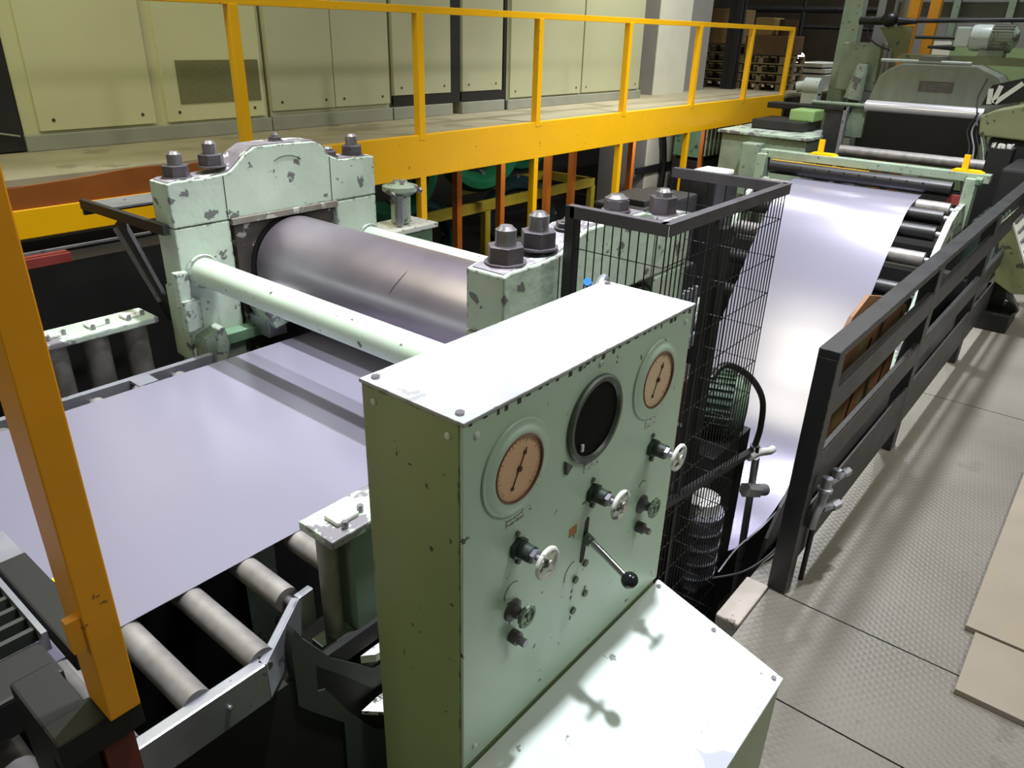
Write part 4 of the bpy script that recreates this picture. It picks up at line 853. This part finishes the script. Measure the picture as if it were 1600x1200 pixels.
# olive tank and cables at the right edge
tk = thing('side_tank', (10.9, 1.3, -0.02), 'olive sheet metal cover at the right edge under white plastic', 'cover')
G().prism([(1.62, 1.30), (1.66, 1.52), (1.52, 1.60), (1.10, 1.72), (0.9, 1.72), (0.9, 1.28)], 'x', 10.8, 11.4).out('cover', olive, tk, bev=0.02)
G().box(10.85, 11.3, 0.9, 1.5, -0.02, 1.28).out('base_cabinet', dark, tk)
pb = thing('plastic_wrap', (11.6, 1.5, 1.62), 'black and white striped plastic sheet above the olive cover', 'plastic sheet')
G().prism([(1.78, 1.60), (1.72, 1.84), (1.40, 1.94), (1.15, 1.86), (1.2, 1.70), (1.6, 1.62)], 'x', 11.45, 11.5).out('black_sheet', rubber, pb)
g = G()
for (a, b) in (((1.66, 1.64), (1.62, 1.84)), ((1.64, 1.64), (1.40, 1.88)), ((1.70, 1.62), (1.72, 1.80))): g.bar((11.44, a[0], a[1]), (11.44, b[0], b[1]), 0.055, 0.01, (1, 0, 0))
g.out('white_stripe', lightwhite, pb)
cbn = thing('cable_bundle', (10.6, 1.45, 0.6), 'loose grey cables hanging beside the black apron at right', 'cable')
for k in range(5):
    y = 1.40 + 0.05 * k
    G().tube(spline([(10.9, y + 0.10, 1.55), (10.85, y + .16, 1.35), (10.8, y + 0.08, 1.15), (10.7, y - 0.02 + .02 * k, 0.9), (10.6, y, 0.6)], 6), 0.010, 6).out('cable_strand', silver if k % 2 else rubber, cbn, smooth=True)
G().tube(spline([(11.2, 1.75, 1.92), (11.1, 1.78, 1.7), (11.0, 1.72, 1.5), (10.9, 1.68, 1.4)], 6), 0.010, 6).out('cable_strand', rubber, cbn, smooth=True)
jb = thing('terminal_box', (10.5, 1.3, -0.02), 'dark terminal rack with white connectors right of the grey roll', 'box')
G().box(10.4, 10.7, 1.18, 1.42, -0.02, 1.22).out('rack', dark, jb)
g = G(); random.seed(5)
for k in range(16): y = 1.2 + random.random() * 0.2; zz = 1.22; g.box(10.42 + random.random() * 0.2, 10.46 + random.random() * .2, y, y + 0.02, zz, zz + 0.04)
g.out('connector', whitev, jb)
dm = thing('drive_unit', (9.9, 0.95, -0.02), 'dark drive unit with pipes between the mint beam and the fence end', 'machine')
G().box(9.2, 10.2, 0.90, 1.22, -0.02, 0.62, 0.03).out('case', mat('dark_teal', (34, 48, 44), 0.45, var=0.3), dm); G().box(9.7, 10.8, 0.9, 1.15, 0.62, 1.1, 0.03).out('upper_case', dark, dm)
for k in range(3): G().cyl((8.9 + 0.2 * k, 0.92, 0.05), (9.2 + 0.2 * k, 0.95, 0.7), 0.022, 10).out('pipe', mat('dark_teal', (0, 0, 0)), dm, smooth=True)

# background frame behind the hood
bw = thing('background_frame', (17, 2.5, 0), 'pale green steel framework and sheeting behind the motors', 'framework')
G().box(15.0, 15.1, 0.5, 3.0, 0, 2.25).out('panel', mat('pale_green_panel', (160, 182, 130), 0.5), bw)
for y in (0.8, 1.7, 2.3, 3.1, 4.2): G().box(15.4, 15.5, y, y + 0.10, 0, 5).out('mullion', mint, bw)
G().box(15.4, 15.5, 0.5, 4.5, 2.95, 3.05).out('beam', mint, bw)
G().box(15.6, 15.7, 0.0, 4.4, 0, 6).out('sheet', pillg, bw)
tag(G().box(14.6, 14.62, 2.92, 3.20, -0.02, 2.32).out('white_board', mat('lit_board', (250, 246, 225), 0.5)), 'small bright cream board behind the orange columns', 'board')
ln = thing('pipe_run', (20, 7, 2), 'dark pipework hanging on the far back wall', 'pipework')
for k, (y, z) in enumerate(((5.2, 3.0), (6.0, 2.8), (7.0, 3.1))): G().cyl((19, y, 0), (19, y, 6), 0.06, 8).out('riser', dark, ln)
G().cyl((19, 4.5, 2.9), (19, 9.5, 2.9), 0.07, 8).cyl((19, 4.5, 2.5), (19, 9.5, 2.6), 0.04, 8).out('crosspipe', blacks, ln)

# left background under the walkway
lb = thing('dark_machine', (1.3, 4.6, -0.5), 'dark machine in the shadow under the walkway at left', 'machine')
G().box(-1.0, 3.2, 4.72, 4.95, -0.5, 1.0).out('case', dark, lb)
tag(G().box(0.6, 1.60, 4.48, 4.56, 1.06, 1.115, 0.004).out('red_beam', red), 'short red steel beam at the left under the walkway', 'beam')
tag(G().bar((0.6, 4.5, 1.14), (2.07, 4.5, 1.14), 0.02, 0.012).out('flat_bar', silver), 'thin grey flat bar above the red beam', 'bar')
tag(G().box(1.0, 1.52, 5.3, 5.4, 0.7, 1.05).out('paper_sheet', whitev), 'pale sheet standing behind the grey bar at far left', 'sheet')

# ================================================================== FOREGROUND POST AND DARK FRAME
yp = thing('yellow_post', (0.34, 1.25, 0.9), 'thick yellow upright post in the left foreground', 'post')
G().box(0.309, 0.367, 1.20, 1.295, 1.095, 3.4, 0.003).out('post_tube', yellowp, yp)
G().box(0.285, 0.3095, 1.205, 1.225, 1.28, 1.35).out('side_lug', yellowp, yp)
df = thing('step_frame', (0.2, 1.7, 0.0), 'dark step frame with slatted tread at bottom left', 'steps')
G().box(0.365, 0.44, 1.56, 2.03, 0.93, 0.99, 0.006).out('edge_channel', mat('near_black_brown', (15, 14, 13), 0.6, var=0.4, vscale=6), df)  # near black tone on the whole frame
G().box(0.22, 0.375, 1.22, 1.30, 1.02, 1.09, 0.006).out('cross_arm', mat('near_black_brown', (0, 0, 0)), df)
G().box(0.22, 0.30, 1.28, 1.45, 0.1, 1.09, 0.006).out('upright', mat('near_black_brown', (0, 0, 0)), df)
g = G()
for k in range(5): g.box(-0.6, 0.345, 1.72 + k * 0.055, 1.735 + k * 0.055, 0.94, 0.975)
g.out('tread_slats', mat('slat_grey', (52, 56, 52), 0.5, var=0.3), df)
G().box(0.345, 0.358, 1.68, 2.1, 0.93, 0.985).out('tread_edge', silver, df)
G().box(0.30, 0.44, 2.02, 2.2, 0.965, 0.975).out('tread_plate', silver, df); G().box(-0.6, 0.34, 1.55, 1.69, 0.86, 0.965, 0.01).out('nosing', mat('near_black_green', (17, 18, 17), 0.6, var=0.4), df)
G().box(-0.6, 0.2, 1.2, 1.38, -0.5, 0.8).out('riser_box', dark, df)
tag(G().box(0.40, 0.42, 1.99, 2.03, 0.976, 0.98).box(0.44, 0.45, 1.80, 1.86, 0.97, 0.99).out('yellow_paint_spot', mat('yellow_spot', (228, 220, 30), 0.5), df), 'bright yellow paint spot')
tag(G().box(0.30, 0.36, 1.26, 1.34, 0.70, 0.99).out('red_leg', mat('red_oxide', (104, 44, 36), 0.6), df), 'dull red lower leg')
